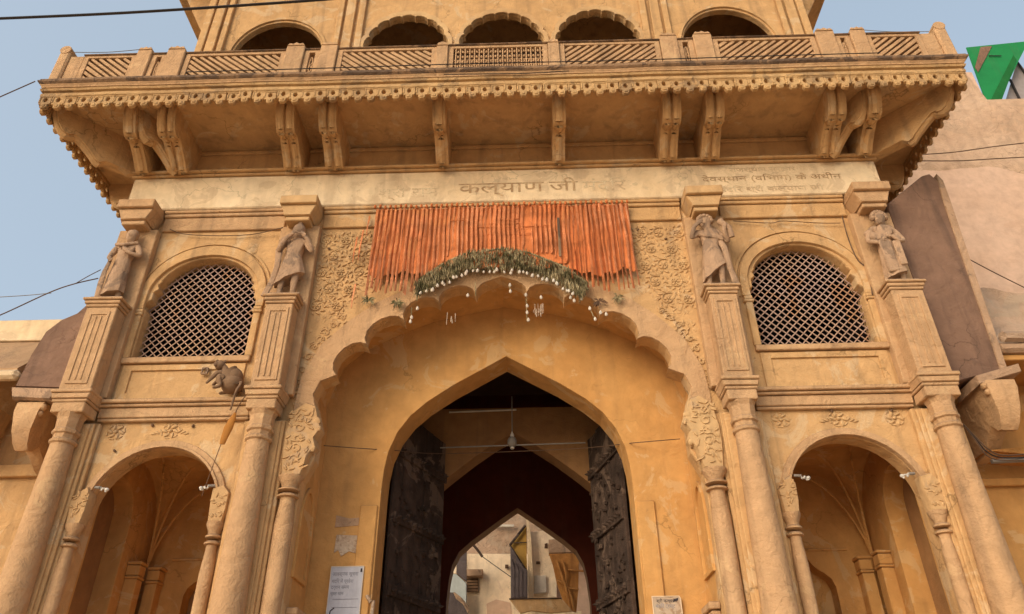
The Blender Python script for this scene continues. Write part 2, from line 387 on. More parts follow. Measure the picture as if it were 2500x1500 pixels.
# --- carved corbel block + colonnette on either side of the main arch
def colonnette(cx, cy, zt, r, zb=0, name='colonnette', flute=True):
    c = MB(); seg = 12
    prof = [(r*1.25, zb), (r*1.25, zb+2.2), (r*1.3, zb+2.3), (r*1.05, zb+2.4), (r*1.1, zt-.35), (r*.86, zt-.05), (r*.9, zt)]
    c.lathe(prof, cx, cy, seg)
    for z in (zt+.0, zt+.09): c.lathe([(r*.9, z), (r*1.28, z+.015), (r*1.3, z+.035), (r*.95, z+.06)], cx, cy, 14)
    c.lathe([(r*.9, zt+.14), (r*1.05, zt+.2), (r*1.45, zt+.27), (r*1.5, zt+.31)], cx, cy, 14)
    return c.build(name, 'tan', G, True)
for s in (-1, 1):
    colonnette(s*2.93, -.05, 4.86, .115)
    blk = MB()
    bp = [(2.78, 5.17), (3.06, 5.17), (3.1, 5.55), (3.1, 5.8), (3.04, 6.15), (2.86, 6.28), (2.70, 6.22), (2.63, 6.0), (2.58, 5.86), (2.66, 5.72), (2.62, 5.6), (2.72, 5.45), (2.74, 5.3)]
    blk.plate(mirror(bp, s), [], -.13, .1, c=.04)
    r2 = random.Random(5)
    for q in range(46):
        x, z = r2.uniform(2.72, 3.05), r2.uniform(5.25, 6.15)
        blk.blob((s*x, -.125, z), .022, .028, .05, r2.uniform(0, 6), 6, 4)
    for q in range(5): blk.tube([(s*(2.9+.07*math.cos(k*.5+q)*(1-k/20)), -.135, 5.4+q*.16+.07*math.sin(k*.5+q)*(1-k/20)) for k in range(13)], .012, 5)
    blk.blob((s*2.66, -.1, 5.98), .06, .05, .07, s*.6); blk.blob((s*2.61, -.12, 5.86), .03, .03, .05, s*.2); blk.blob((s*2.66, -.1, 5.56), .045, .04, .06, 0)
    blk.build('carved_corbel', 'relief', G, True)
    # arched panel and half pier on the reveal
    yz = lambda u, v, d, s=s: (s*(2.80-d), u, v)
    pan = arch_hole(.47, .26, 4.55, .55, 3.95)
    MB().plate(arch_hole(.47, .31, 4.56, .62, 3.88), [pan], .035, -.01, c=.01, mp=yz).build('reveal_panel', 'recess', G)
    MB().box(s*2.70, s*2.80, .22, .62, 0, 3.1).build('half_pier', 'recess', G)
    hp = MB(); hp.box(s*2.66, s*2.80, .18, .66, 3.1, 3.2); hp.box(s*2.68, s*2.80, .2, .64, 3.21, 3.4); hp.box(s*2.65, s*2.80, .16, .68, 3.41, 3.5)
    hp.build('half_pier_capital', 'tan', G)

# --- side niches
for s in (-1, 1):
    c0 = s*4.82
    # archivolt
    ar = MB(); ring_o = arch_hole(c0, 1.04, 4.72, 1.04, 4.72); ring_i = arch_hole(c0, .915, 4.72, .925, 4.72)
    ar.plate(ring_o[1:-1]+ring_i[1:-1][::-1], [], -.045, .0, c=.015)
    ring_o = arch_hole(c0, .955, 4.72, .97, 4.72)
    ar.plate(ring_o[1:-1]+ring_i[1:-1][::-1], [], -.075, -.046, c=.012)
    ar.build('niche_archivolt', 'tan', G, wob=.004)
    for t in (-1, 1):
        cxx = c0+t*.965
        colonnette(cxx, -.03, 4.24, .085, name='niche_colonnette')
        b = MB(); b.plate([(cxx-.10, 4.54), (cxx+.10, 4.54), (cxx+.125, 4.72), (cxx+.13, 4.95), (cxx+.05-t*.02, 5.06), (cxx-.06-t*.06, 5.02), (cxx-.125, 4.86)], [], -.12, .05, c=.03)
        r2 = random.Random(3+t)
        for q in range(18): b.blob((cxx+r2.uniform(-.09, .09), -.115, r2.uniform(4.6, 4.98)), .018, .022, .04, r2.uniform(0, 6), 6, 4)
        b.build('niche_corbel', 'relief', G, True)
    # inside: side wall with a dark arched passage, back wall with small cusped niche, groined vault
    x_out, x_in, yb = s*5.76, s*3.86, 2.1
    cus = [(.34, 0), (.34, .42)]+[(.34*math.cos(q), .42+.26*math.sin(q)) for q in (.5, .9)]+[(.13, .68), (.07, .74), (0, .86)]
    cus = [(s*4.70+x*1.05, 3.62+z) for x, z in cus]+[(s*4.70-x*1.05, 3.62+z) for x, z in cus[:-1][::-1]]
    MB().plate([(x_in-s*.1, -.3), (x_out+s*.12, -.3), (x_out+s*.12, 6.2), (x_in-s*.1, 6.2)], [cus], yb, yb+.25).build('niche_back_wall', 'recess', G, wob=.004)
    MB().box(s*4.1, s*5.1, yb+(.5 if s < 0 else .254), yb+(.56 if s < 0 else .31), 3.2, 4.9, 0).build('small_niche_back', 'dark' if s < 0 else 'recess', G)  # left one: the shade of its deeper opening is put into the dark material
    yzm = lambda u, v, d, s=s: (s*(5.76+d), u, v)
    ph = [(.35, -.2), (.35, 5.0)]+[(.82-.47*math.cos(math.pi*i/14), 5.0+.5*math.sin(math.pi*i/14)) for i in range(15)]+[(1.29, -.2)]
    MB().plate([(.262, -.3), (2.1, -.3), (2.1, 6.2), (.262, 6.2)], [ph], 0, .3, c=.01, mp=yzm).build('niche_side_wall', 'recess', G, wob=.004)
    MB().box(s*6.06, s*6.5, .27, 2.1, 0, 6.3).build('passage_back', 'inner', G)
    MB().box(x_in-s*.1, x_in, .262, 2.1, 0, 6.2).build('niche_side_wall', 'recess', G)
    va = MB(); nx, ny = 24, 20; vs = []
    for i in range(nx+1):
        for j in range(ny+1):
            u, v = i/nx*2-1, j/ny*2-1
            h1, h2 = math.sqrt(max(0, 1-u*u)), math.sqrt(max(0, 1-v*v))
            vs.append((x_in+(x_out-x_in)*(u+1)/2, .262+(yb-.262)*(v+1)/2, 4.9+1.0*max(h1*.98, h2)))
    va.add(vs, [(i*(ny+1)+j, (i+1)*(ny+1)+j, (i+1)*(ny+1)+j+1, i*(ny+1)+j+1) for i in range(nx) for j in range(ny)])
    va.build('niche_vault', 'recess', G, True)
    # ribs rising from the corner pier
    for k, (ex, ey, ez) in enumerate(((4.85, 1.25, 5.92), (4.55, 1.75, 5.75), (5.25, .8, 5.84))):
        p0, p1 = Vector((s*5.66, 1.95, 4.45)), Vector((s*ex, ey, ez)); pts = []
        for i in range(9):
            t = i/8; pts.append((p0.x+(p1.x-p0.x)*t**1.5, p0.y+(p1.y-p0.y)*t**1.5, p0.z+(p1.z-p0.z)*math.sin(t*math.pi/2)))
        MB().tube(pts, .018, 6).build('vault_rib', 'recess', G, True)
    for k, (px, py) in enumerate(((5.63, 1.62), (5.48, 1.98))):
        MB().box(s*(px-.06), s*(px+.13), py-.08, py+.12, 0, 4.2).build('corner_pier', 'recess', G)
        cp = MB(); cp.box(s*(px-.085), s*(px+.13), py-.10, py+.12, 4.2, 4.24); cp.box(s*(px-.07), s*(px+.13), py-.09, py+.12, 4.245, 4.40); cp.box(s*(px-.095), s*(px+.13), py-.11, py+.12, 4.405, 4.45)
        cp.build('corner_pier_capital', 'recess', G)
    MB().box(x_in, s*5.35, yb-.03, yb, 4.58, 4.62, .008).build('niche_string_course', 'recess', G)
    MB().box(-s*0+s*3.8, s*6.5, 2.36, 2.46, 0, 6.3).build('niche_rear', 'inner', G)
    # carved rosettes over the arch
    for q, rx in enumerate((4.0, 4.82, 5.62)):
        if s < 0 and q == 0: continue
        ro = MB(); rz = 5.91; bx = s*rx; r2 = random.Random(q*3+s)
        for j in range(6):
            t = j*math.pi/3+q; ro.blob((bx+.085*math.cos(t), -.002, rz+.075*math.sin(t)), .028, .026, .052, math.pi/2-t+.5, 6, 4)
            ro.tube([(bx+.13*math.cos(t+.1*k), -.004, rz+.115*math.sin(t+.1*k)) for k in range(7)], .011, 5)
        ro.blob((bx, -.008, rz), .03, .03, .03, 0, 8, 5)
        if q == 1:
            for t in (-1, 1):
                for k in range(3): ro.blob((bx+t*(.14+.05*k), -.002, rz-.02*k), .02, .022, .045, t*(.8+.3*k), 6, 4)
        ro.build('rosette', 'relief', G, True)

# --- ledge between the columns
for s in (-1, 1):
    l = MB(); x0, x1 = s*3.68, s*5.92
    l.box(x0, x1, -.17, 0, 6.31, 6.37); l.box(x0, x1, -.13, 0, 6.26, 6.308); l.box(x0, x1, -.09, 0, 6.10, 6.258); l.box(x0, x1, -.07, 0, 6.05, 6.098)
    l.build('ledge', 'tan', G)
    # apron panel under the window
    fr = MB(); c0 = s*4.85
    fr.plate([(c0-.95, 6.42), (c0+.95, 6.42), (c0+.95, 7.0), (c0-.95, 7.0)], [[(c0-.8, 6.53), (c0+.8, 6.53), (c0+.8, 6.9), (c0-.8, 6.9)]], -.03, .0, c=.012)
    fr.build('apron_panel', 'ochre', G, wob=.004)
    MB().box(c0-1.0, c0+1.0, -.07, .2, 7.02, 7.12).build('window_sill', 'tan', G)

# --- column stacks: tapered column, capital, upper pilaster, pedestal cap, abacus
for ci, xc in enumerate((-6.17, -3.40, 3.40, 6.17)):
    s = 1 if xc > 0 else -1; hw = .30 if abs(xc) > 5 else .27
    # stepped pier behind the shaft
    pb = MB(); pb.box(xc-.33, xc+.33, -.08, 0, 0, 6.02); pb.box(xc-.28, xc+.28, -.13, -.08, 0, 6.0); pb.box(xc-.235, xc+.235, -.17, -.13, 0, 5.98)
    pb.build('stepped_pier', 'ochre', G)
    sh = MB(); prof = [(.25, 0), (.25, 1.6), (.235, 2.6), (.215, 3.4), (.190, 4.4), (.165, 5.3), (.155, 5.60)]
    sh.lathe(prof, xc, -.27, 24); sh.build('column_shaft', 'tan', G, True, wob=.004)
    cpt = MB()
    cpt.lathe([(.155, 5.60), (.182, 5.62), (.186, 5.65), (.158, 5.68)], xc, -.27, 20)
    cpt.lathe([(.155, 5.68), (.16, 5.74), (.188, 5.76), (.19, 5.80), (.165, 5.83), (.175, 5.98), (.205, 6.05)], xc, -.27, 8)
    cpt.box(xc-hw+.06, xc+hw-.06, -.44, -.08, 6.05, 6.20); cpt.box(xc-hw+.04, xc+hw-.04, -.45, -.06, 6.203, 6.25)
    cpt.plate([(xc-hw+.035, 6.252), (xc+hw-.035, 6.252), (xc+hw-.01, 6.34), (xc-hw+.01, 6.34)], [], -.47, -.05, c=.02)
    cpt.box(xc-hw, xc+hw, -.49, -.03, 6.342, 6.40)
    cpt.build('column_capital', 'tan', G)
    up = MB(); up.box(xc-.33, xc+.33, -.14, 0, 6.4, 9.55); up.box(xc-hw+.06, xc+hw-.06, -.42, -.14, 6.4, 7.82)
    up.plate([(xc-.16, 6.5), (xc+.16, 6.5), (xc+.16, 7.74), (xc-.16, 7.74)], [[(xc-.12, 6.55), (xc+.12, 6.55), (xc+.12, 7.68), (xc-.12, 7.68)]], -.436, -.42, c=.006)
    for q in (-.04, .04): up.box(xc+q-.012, xc+q+.012, -.434, -.42, 6.57, 7.66, .004)
    up.build('upper_pilaster', 'tan', G)
    pc = MB(); pc.box(xc-hw+.04, xc+hw-.04, -.44, -.1, 7.822, 7.87); pc.box(xc-hw+.02, xc+hw-.02, -.46, -.1, 7.872, 7.93); pc.box(xc-hw-.01, xc+hw+.01, -.485, -.1, 7.932, 7.975)
    pc.build('pedestal_cap', 'tan', G)
    ab = MB(); ab.box(xc-.20, xc+.20, -.36, 0, 9.5, 9.58)
    ab.plate([(xc-.22, 9.582), (xc+.22, 9.582), (xc+.235, 9.64), (xc+.30, 9.80), (xc-.30, 9.80), (xc-.235, 9.64)], [], -.40, 0, c=.02)
    ab.box(xc-.31, xc+.31, -.46, 0, 9.802, 9.97)
    ab.build('abacus', 'relief' if ci in (1, 2) else 'tan', G)

for hx, hz in ((-6.19, 5.35), (-3.44, 5.35), (3.42, 5.35), (6.2, 5.4)):
    MB().blob((hx, -.405, hz), .022, .012, .014, .2, 8, 5).build('peg_hole_shade', 'dark_void', G, True)  # raised blobs whose near-black colour stands in for the shade inside small holes
for hx, hz in ((-4.5, 5.98), (-5.1, 6.0), (4.75, 6.03), (5.6, 6.02), (2.3, 9.4), (2.75, 9.2), (-2.9, 9.15), (-1.9, 9.75), (-5.55, 5.62)):
    MB().blob((hx, -.02, hz), .03, .02, .018, hx, 8, 5).build('peg_hole_shade', 'twig', G, True)  # same for the wall holes: raised brown blobs, shade put into the colour
# --- window arches, flanking pilasters, lattice
for s in (-1, 1):
    c0 = s*4.85
    W = empty('window', '', ''); del W['category']; del W['label']; W.parent = G
    mo = MB()
    def horseshoe(hw, zt, zb=8.02): return [(c0+hw, zb)]+[(c0+hw*math.cos(math.pi*i/24), 8.28+(zt-8.28)*math.sin(math.pi*i/24)) for i in range(25)]+[(c0-hw, zb)]
    mo.plate(horseshoe(1.03, 9.25)+horseshoe(.90, 9.05)[::-1], [], -.05, .0, c=.014)
    mo.plate(horseshoe(1.10, 9.34)+horseshoe(1.055, 9.28)[::-1], [], -.028, .0, c=.01)
    mo.build('window_arch', 'ochre', W, True, wob=.003)
    for t in (-1, 1):
        px = c0+t*.955; p = MB(); p.box(px-.055, px+.055, -.05, 0, 7.12, 7.9); p.box(px-.08, px+.08, -.07, 0, 7.9, 7.95); p.box(px-.065, px+.065, -.06, 0, 7.952, 8.02)
        p.build('window_pilaster', 'ochre', W)
    # lattice bars, clipped to the opening
    hw, zb, poly = .93, 7.10, win_outline(c0, .05)
    def inside(x, z):
        c = False; j = len(poly)-1
        for i in range(len(poly)):
            if (poly[i][1] > z) != (poly[j][1] > z) and x < (poly[j][0]-poly[i][0])*(z-poly[i][1])/(poly[j][1]-poly[i][1])+poly[i][0]: c = not c
            j = i
        return c
    for d in (-1, 1):
        k = -20
        while k < 21:
            off = k*.132; run = []
            for i in range(0, 281):
                x = c0-1.1+i*.008; z = 8.1+d*1.0*(x-c0)+off+.004*math.sin(x*9+k)
                if inside(x, z): run.append((x, z))
            if len(run) > 6:
                br = MB(); wdt = .0085
                n = max(2, len(run)//14); pts = [run[int(i*(len(run)-1)/(n-1))] for i in range(n)] if n > 1 else run
                pts = [(x+rnd.uniform(-.002, .002), z+rnd.uniform(-.002, .002)) for x, z in pts]
                y0 = .17 if d > 0 else .180
                o = len(br.v)
                for x, z in pts:
                    nx_, nz_ = -d*wdt*.707, wdt*.707
                    br.v += [(x+nx_, y0, z+nz_), (x-nx_, y0, z-nz_), (x-nx_, y0+.012, z-nz_), (x+nx_, y0+.012, z+nz_)]
                for i in range(len(pts)-1):
                    for q in range(4): br.f.append((i*4+q, i*4+(q+1) % 4, i*4+4+(q+1) % 4, i*4+4+q))
                br.f += [(0, 1, 2, 3), tuple(len(br.v)-4+q for q in range(4))]
                br.build('lattice_bar', 'lattice', W, wob=.003)
            k += 1
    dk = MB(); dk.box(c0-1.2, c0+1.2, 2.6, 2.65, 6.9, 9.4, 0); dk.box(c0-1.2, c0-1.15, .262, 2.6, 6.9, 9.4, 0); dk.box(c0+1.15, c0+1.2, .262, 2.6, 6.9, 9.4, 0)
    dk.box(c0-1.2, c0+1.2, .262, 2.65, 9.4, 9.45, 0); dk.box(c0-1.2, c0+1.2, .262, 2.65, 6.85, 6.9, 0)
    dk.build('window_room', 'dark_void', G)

# --- entablature, frieze
for x0, x1 in ((-5.84, -3.72), (-3.06, 3.06), (3.72, 5.84)):
    en = MB(); en.box(x0, x1, -.05, 0, 9.58, 9.86); en.box(x0, x1, -.085, 0, 9.863, 9.93); en.box(x0, x1, -.11, 0, 9.933, 9.995)
    en.build('architrave', 'tan' if abs(x0) > 4 else 'ochre', G)
FR = MB().box(-6.56, 6.56, -.13, 0, 10.0, 10.72, .02).build('frieze_band', 'frieze', G)
fc = MB(); fc.box(-6.6, 6.6, -.17, 0, 10.722, 10.77); fc.box(-6.66, 6.66, -.23, 0, 10.773, 10.82); fc.box(-6.6, 6.6, -.1, 0, 10.823, 10.86)
fc.build('frieze_cornice', 'ochre', G)
# block side walls of the gatehouse and the wall above the frieze
MB().box(-6.5, 6.5, -.02, .26, 10.952, 11.5).build('upper_band_wall', 'ochre', G)
for s in (-1, 1):
    MB().box(s*6.2, s*6.5, .264, 8.0, 0, 11.44).build('side_wall', 'ochre', G)
    for xx in (.0, 2.0, 3.3, 4.7): MB().box(s*(xx+.03), s*(xx+.06), -.032, -.02, 10.9, 11.3, .004).build('panel_rib', 'ochre', G)
MB().box(-6.5, 6.5, -.07, -.02, 11.33, 11.40).build('cove_moulding', 'ochre', G)
def put_text(body, x, z, size, mat, y=-.134, shear=0, xs=1., name='painted_letters', parent=None, font=None):
    cu = bpy.data.curves.new(name, 'FONT'); cu.body = body; cu.size = size; cu.extrude = .0015; cu.shear = shear
    o = bpy.data.objects.new(name, cu); COL.objects.link(o)
    dg = bpy.context.evaluated_depsgraph_get(); me = bpy.data.meshes.new_from_object(o.evaluated_get(dg))
    bpy.data.objects.remove(o)
    me.materials.clear(); me.materials.append(M[mat])
    r = bpy.data.objects.new(name, me); COL.objects.link(r); r.rotation_euler = (math.radians(90), 0, 0); r.location = (x, y, z); r.scale = (xs, 1, 1)
    if parent:
        r.parent = parent
        if parent.type == 'EMPTY': r.location = Vector(r.location)-parent.location
    return r
put_text('\u0915\u0932\u094d\u092f\u093e\u0923', -.74, 10.20, .34, 'faded_ink', parent=FR, xs=1.45)
put_text('\u091c\u0940', .84, 10.20, .34, 'faded_ink', parent=FR, xs=1.45)
put_text('\u092e\u0902\u0926\u093f\u0930', 1.42, 10.20, .32, 'pale_ink', parent=FR, xs=1.3)
put_text('\u0936\u094d\u0930\u0940 \u0930\u093e\u092e', -2.15, 10.16, .28, 'pale_ink', parent=FR, xs=1.3)
put_text('\u0930\u093e\u091c\u0938\u094d\u0925\u093e\u0928 \u0938\u0930\u0915\u093e\u0930', 4.0, 10.54, .13, 'pale_ink', parent=FR, xs=1.4)
put_text('\u0926\u0947\u0935\u0938\u094d\u0925\u093e\u0928 (\u0935\u093f\u092d\u093e\u0917) \u0915\u0947 \u0905\u0927\u0940\u0928', 3.5, 10.33, .16, 'faded_ink', parent=FR, xs=1.5)
put_text('\u092e\u0902\u0926\u093f\u0930 \u0936\u094d\u0930\u0940 \u0915\u0932\u094d\u092f\u093e\u0923 \u091c\u0940', 3.75, 10.09, .15, 'pale_ink', parent=FR, xs=1.5)

# --- balcony
B = MB(); B.box(-7.68, 7.68, -1.38, .262, 11.45, 11.55); B.box(-7.68, -6.5, .264, 4.2, 11.45, 11.55); B.box(6.5, 7.68, .264, 4.2, 11.45, 11.55)
B.build('balcony_slab', 'ochre', G)
def sweepU(profile, ycut=4.2, X=7.70, Y=-1.43):
    """profile [(out, z)] carried round the front and both sides with mitred corners"""
    b = MB(); cor = []
    for o_, z in profile:
        n = 1
        line = [(-X-o_, ycut, z)]
        K = 10
        line += [(-X-o_, Y-o_, z)]+[(-X-o_+(2*X+2*o_)*i/24, Y-o_, z) for i in range(1, 24)]+[(X+o_, Y-o_, z), (X+o_, ycut, z)]
        cor.append(line)
    vs = [p for l in cor for p in l]; n = len(cor[0]); m_ = len(cor)
    b.add(vs, [(j*n+i, j*n+i+1, ((j+1) % m_)*n+i+1, ((j+1) % m_)*n+i) for j in range(m_) for i in range(n-1)])
    return b
sweepU([(-.05, 11.390), (.02, 11.390), (.045, 11.412), (.045, 11.472), (.02, 11.494), (.02, 11.513), (.06, 11.524), (.075, 11.561), (.05, 11.583), (.05, 11.594), (-.05, 11.594)]).build('lower_fascia', 'trim', G, wob=.012)
sweepU([(-.05, 11.596), (.065, 11.596), (.072, 11.620), (.095, 11.654), (.06, 11.657), (-.05, 11.657)]).build('upper_fascia', 'tan', G, wob=.012)
sweepU([(-.3, 11.659), (.10, 11.659), (.13, 11.687), (.135, 11.713), (.105, 11.724), (.115, 11.732), (.11, 11.765), (.08, 11.780), (-.3, 11.780)]).build('balcony_coping', 'coping', G, wob=.014)
# pendants of the fringe, each with a round hole
def pendant_mesh():
    p = MB(); w2 = .104
    out = [(-w2, .27), (-w2, .11), (-.088, .085), (-.06, .085), (-.056, .035), (-.03, .005), (.03, .005), (.056, .035), (.06, .085), (.088, .085), (w2, .11), (w2, .27)]
    hole = [(.034*math.cos(-k*math.pi/4), .185+.05*math.sin(-k*math.pi/4)) for k in range(8)]
    p.plate(out, [hole], -.03, .03, c=.014)
    p.box(-.028, .028, -.045, -.02, .03, .09, .012)
    p.box(-w2, w2, -.04, -.02, .245, .27, .006)
    p.box(-w2, -w2+.03, -.042, -.02, .12, .246, .01)
    return p.mesh('pendant', 'trim', wob=.0)
PM = [pendant_mesh() for _ in range(1)]
nP = 73
for i in range(nP):
    x = -7.62+15.24*i/(nP-1)
    if i in (16, 47, 58): dz = .03
    else: dz = 0
    inst('pendant', PM[0], G, (x, -1.43+rnd.uniform(-.006, .006), 11.125+dz+rnd.uniform(-.008, .008)), (rnd.uniform(-.05, .05), rnd.uniform(-.05, .05), 0), (rnd.uniform(.99, 1.05), 1, rnd.uniform(.96, 1.04)))
for s in (-1, 1):
    for i in range(26):
        inst('pendant', PM[0], G, (s*7.70, -1.32+i*.209, 11.125+rnd.uniform(-.008, .008)), (0, 0, math.pi/2), (1.0, 1, 1))

# --- brackets
def bracket_profile(L=1.16, top=11.448, drop=.78):
    # (distance from wall, z)
    P = [(0, top), (L, top), (L-.005, top-.08), (L-.04, top-.20), (L-.10, top-.33), (L-.17, top-.43), (L-.24, top-.475), (L-.31, top-.47), (L-.35, top-.43), (L-.40, top-.425),
         (L-.48, top-.47), (L-.60, top-.55), (L-.72, top-.64), (L-.80, top-.72), (L-.87, top-.745), (L-.92, top-.70), (L-.96, top-.66), (0, top-.66)]
    return P
def bracket(x, y, rz=0, w_=.11, double=False, L=1.16, name='bracket'):
    b = MB(); pr_ = bracket_profile(L); pr2 = bracket_profile(L-.05)
    R = Matrix.Rotation(rz, 3, 'Z')
    def mpf(u, v, d): q = R @ Vector((d, -u, 0)); return (x+q.x, y+q.y, v)
    if double:
        for q in (-1, 1): b.plate(pr_, [], q*.022, q*(w_+.045), c=0, mp=mpf)
        b.plate(pr2, [], -.0215, .0215, c=0, mp=mpf)
    else: b.plate(pr_, [], -w_, w_, mp=mpf)
    # rolled fronts
    for tq in ((-.075, .075) if double else (0,)):
        pts = [p for p in pr_[1:-3]]; line = []
        for (u, v) in pts: line.append(mpf(u-.03, v+.01, tq))
        b.tube(line, [(.060 if double else .080)*(1 if k < 6 else .85) for k in range(len(line))], 8)
    return b.build(name, 'ochre', G, True, wob=.010)
for s in (-1, 1):
    bracket(s*1.02, 0); bracket(s*2.93, 0, double=True); bracket(s*3.66, 0, double=True)
    bracket(s*5.70, 0, double=True); bracket(s*6.34, 0)
    bracket(s*5.62, .0, rz=-s*-.55, w_=.09, L=1.2)
    bracket(s*6.42, .06, rz=s*math.radians(45), w_=.10, L=1.72, name='corner_bracket')
    for yy in (.9, 2.2, 3.5): bracket(s*6.5, yy, rz=s*math.radians(90), name='side_bracket')
    MB().box(s*6.5, s*6.52, .264, 4.4, 10.0, 11.44).build('side_face', 'ochre', G)
    sf = MB(); sf.box(s*6.5, s*6.6, .264, 4.4, 9.98, 10.05); sf.box(s*6.52, s*6.58, .264, 4.4, 10.6, 10.7); sf.build('side_moulding', 'tan', G)

# --- parapet: rails, posts, slatted panels
def post(x, w_, zt=12.60, y=-1.36, t=0):
    p = MB(); p.box(x-w_/2, x+w_/2, y-.13, y+.09, 11.781, zt-.09)
    p.plate([(x-w_/2+.005, zt-.092), (x+w_/2-.005, zt-.092), (x+w_*.36, zt-.03), (x+w_*.16, zt-.045), (x, zt-.01), (x-w_*.16, zt-.045), (x-w_*.36, zt-.03)] if w_ > .25 else
            [(x-w_/2, zt-.092), (x+w_/2, zt-.092), (x+w_*.4, zt-.03), (x, zt), (x-w_*.4, zt-.03)], [], y-.14, y+.1, c=.012)
    o = p.build('parapet_post', 'tan', G, wob=.014)
    return o
posts = [(.97, .2), (2.96, .30), (3.55, .32), (5.66, .32), (6.22, .26)]
for s in (-1, 1):
    for x, w_ in posts: post(s*x, w_, 12.60 if x > 1.5 else 12.50)
    cpst = MB(); cpst.box(s*7.56, s*7.76, -1.48, -1.24, 11.781, 12.56, .03); cpst.tube([(s*7.66, -1.49, 12.575), (s*7.66, -1.23, 12.575)], .10, 10); cpst.box(s*7.30, s*7.56, -1.43, -1.30, 11.781, 12.45)
    cpst.build('parapet_post', 'tan', G, wob=.014)
    for yy in (.4, 2.2): MB().box(s*7.56, s*7.76, yy-.15, yy+.15, 11.781, 12.6).build('parapet_post', 'tan', G)
    MB().box(s*7.58, s*7.72, -1.17, 4.2, 11.781, 12.42).build('side_parapet', 'tan', G)
def panel(x0, x1, kind, s):
    y0, y1 = -1.445, -1.345
    fr = MB(); fr.plate([(x0, 11.781), (x1, 11.781), (x1, 12.43), (x0, 12.43)], [[(x0+.09, 11.84), (x1-.09, 11.84), (x1-.09, 12.37), (x0+.09, 12.37)]], y0, y1, c=.01)
    P = fr.build('parapet_panel', 'tan', G, wob=.010)
    MB().box(x0-.01, x1+.01, y0-.03, y1+.04, 12.431, 12.462).build('rail', 'coping', P)
    MB().box(x0+.05, x1-.05, -1.342, -1.33, 11.785, 12.40, 0).build('gap_shade_sheet', 'coping', P)  # added dark sheet: the shade seen in the open gaps is put into its colour
    xa, xb, za, zb = x0+.09, x1-.09, 11.84, 12.37
    if kind == 'slat':
        k = xa-(zb-za)*1.15
        while k < xb:
            # slanting slat clipped to the frame (upper end nearer the middle... leans outwards)
            def seg(xs_, dirn):
                pts = []
                for z in (za, zb):
                    pass
            sl_ = 1.15
            p0 = [k, za]; p1 = [k+(zb-za)*sl_, zb]
            if p0[0] < xa: p0 = [xa, za+(xa-k)/sl_]
            if p1[0] > xb: p1 = [xb, za+(xb-k)/sl_]
            if p1[1]-p0[1] > .05:
                q0, q1 = (p0, p1) if s > 0 else ([xa+xb-p0[0], p0[1]], [xa+xb-p1[0], p1[1]])
                d = Vector((q1[0]-q0[0], q1[1]-q0[1])).normalized(); n = Vector((-d.y, d.x))*.034
                wv = rnd.uniform(.8, 1.15)
                MB().plate([(q0[0]-n.x*wv, max(za-.01, q0[1]-n.y*wv)), (q1[0]-n.x*wv, min(zb+.01, q1[1]-n.y*wv)), (q1[0]+n.x*wv, min(zb+.01, q1[1]+n.y*wv)), (q0[0]+n.x*wv, max(za-.01, q0[1]+n.y*wv))], [], y0+.015, y1-.02, c=.006).build('slat', 'tan', P, wob=.014)
            k += .142
    elif kind == 'jali':
        for i in range(19):
            x = xa+(xb-xa)*(i+.5)/19
            b = MB(); b.box(x-.011, x+.011, y0+.01, y1-.02, za, zb, .004)
            for zc in (za+.07, za+.2, za+.33, za+.46):
                b.blob((x+(xb-xa)/38, y0+.03, zc), .022, .02, .034, rnd.uniform(-.4, .4), 6, 4)
            b.build('fretwork_bar', 'tan', P, wob=.012)
        for zc in (za+.12, za+.25): MB().box(xa, xb, y0+.025, y1-.02, zc-.009, zc+.009, .003).build('fretwork_rail', 'tan', P, wob=.008)
    elif kind == 'oval':
        xc, zc = (x0+x1)/2, 12.08; o_ = MB(); hw = (x1-x0)/2-.11
        o_.tube([(xc+hw*math.cos(t*.35), y0+.03, zc+.19*math.sin(t*.35)) for t in range(19)], .012, 6)
        o_.tube([(xc+hw*.5*math.cos(t*.6), y0+.035, zc-.07+t*.012) for t in range(12)], .011, 5)
        o_.build('oval_ornament', 'tan', P, True)
for s in (-1, 1):
    panel(*sorted((s*1.07, s*2.80)), 'slat', s); panel(*sorted((s*3.112, s*3.388)), 'oval', s)
    panel(*sorted((s*3.72, s*5.49)), 'slat', s); panel(*sorted((s*5.825, s*6.085)), 'oval', s)
    panel(*sorted((s*6.355, s*7.295)), 'slat', s)
panel(-.865, .865, 'jali', 1)

# --- upper storey
def cusp_arch(cx, hw, zs, rise, zb, nl=9, b=.22):
    pts = [(cx+hw*math.cos(math.pi*i/nl), zs+rise*math.sin(math.pi*i/nl)**.9) for i in range(nl+1)]
    mid = lobes(pts, -b, 5) if False else lobes(pts, -b, 5)
    return [(cx+hw, zb)]+mid+[(cx-hw, zb)]
UP = [cusp_arch(c, .82, 14.55, 1.05, 11.7) for c in (-2.02, 0, 2.02)]+[arch_hole(s*4.75, .96, 14.45, 1.14, 11.7, 24) for s in (-1, 1)]
MB().plate([(-6.5, 11.56), (6.5, 11.56), (6.5, 19), (-6.5, 19)], UP, .3, .42, c=.015).build('upper_wall', 'ochre', G, wob=.004)
for c in (-2.02, 0, 2.02):
    h = MB(); o1 = cusp_arch(c, .94, 14.55, 1.22, 14.4, 9, .16)[1:-1]; i1 = cusp_arch(c, .825, 14.55, 1.055, 14.4)[1:-1]
    h.plate(o1+i1[::-1], [], .24, .3, c=.015); h.build('cusped_hood', 'relief', G, wob=.012)
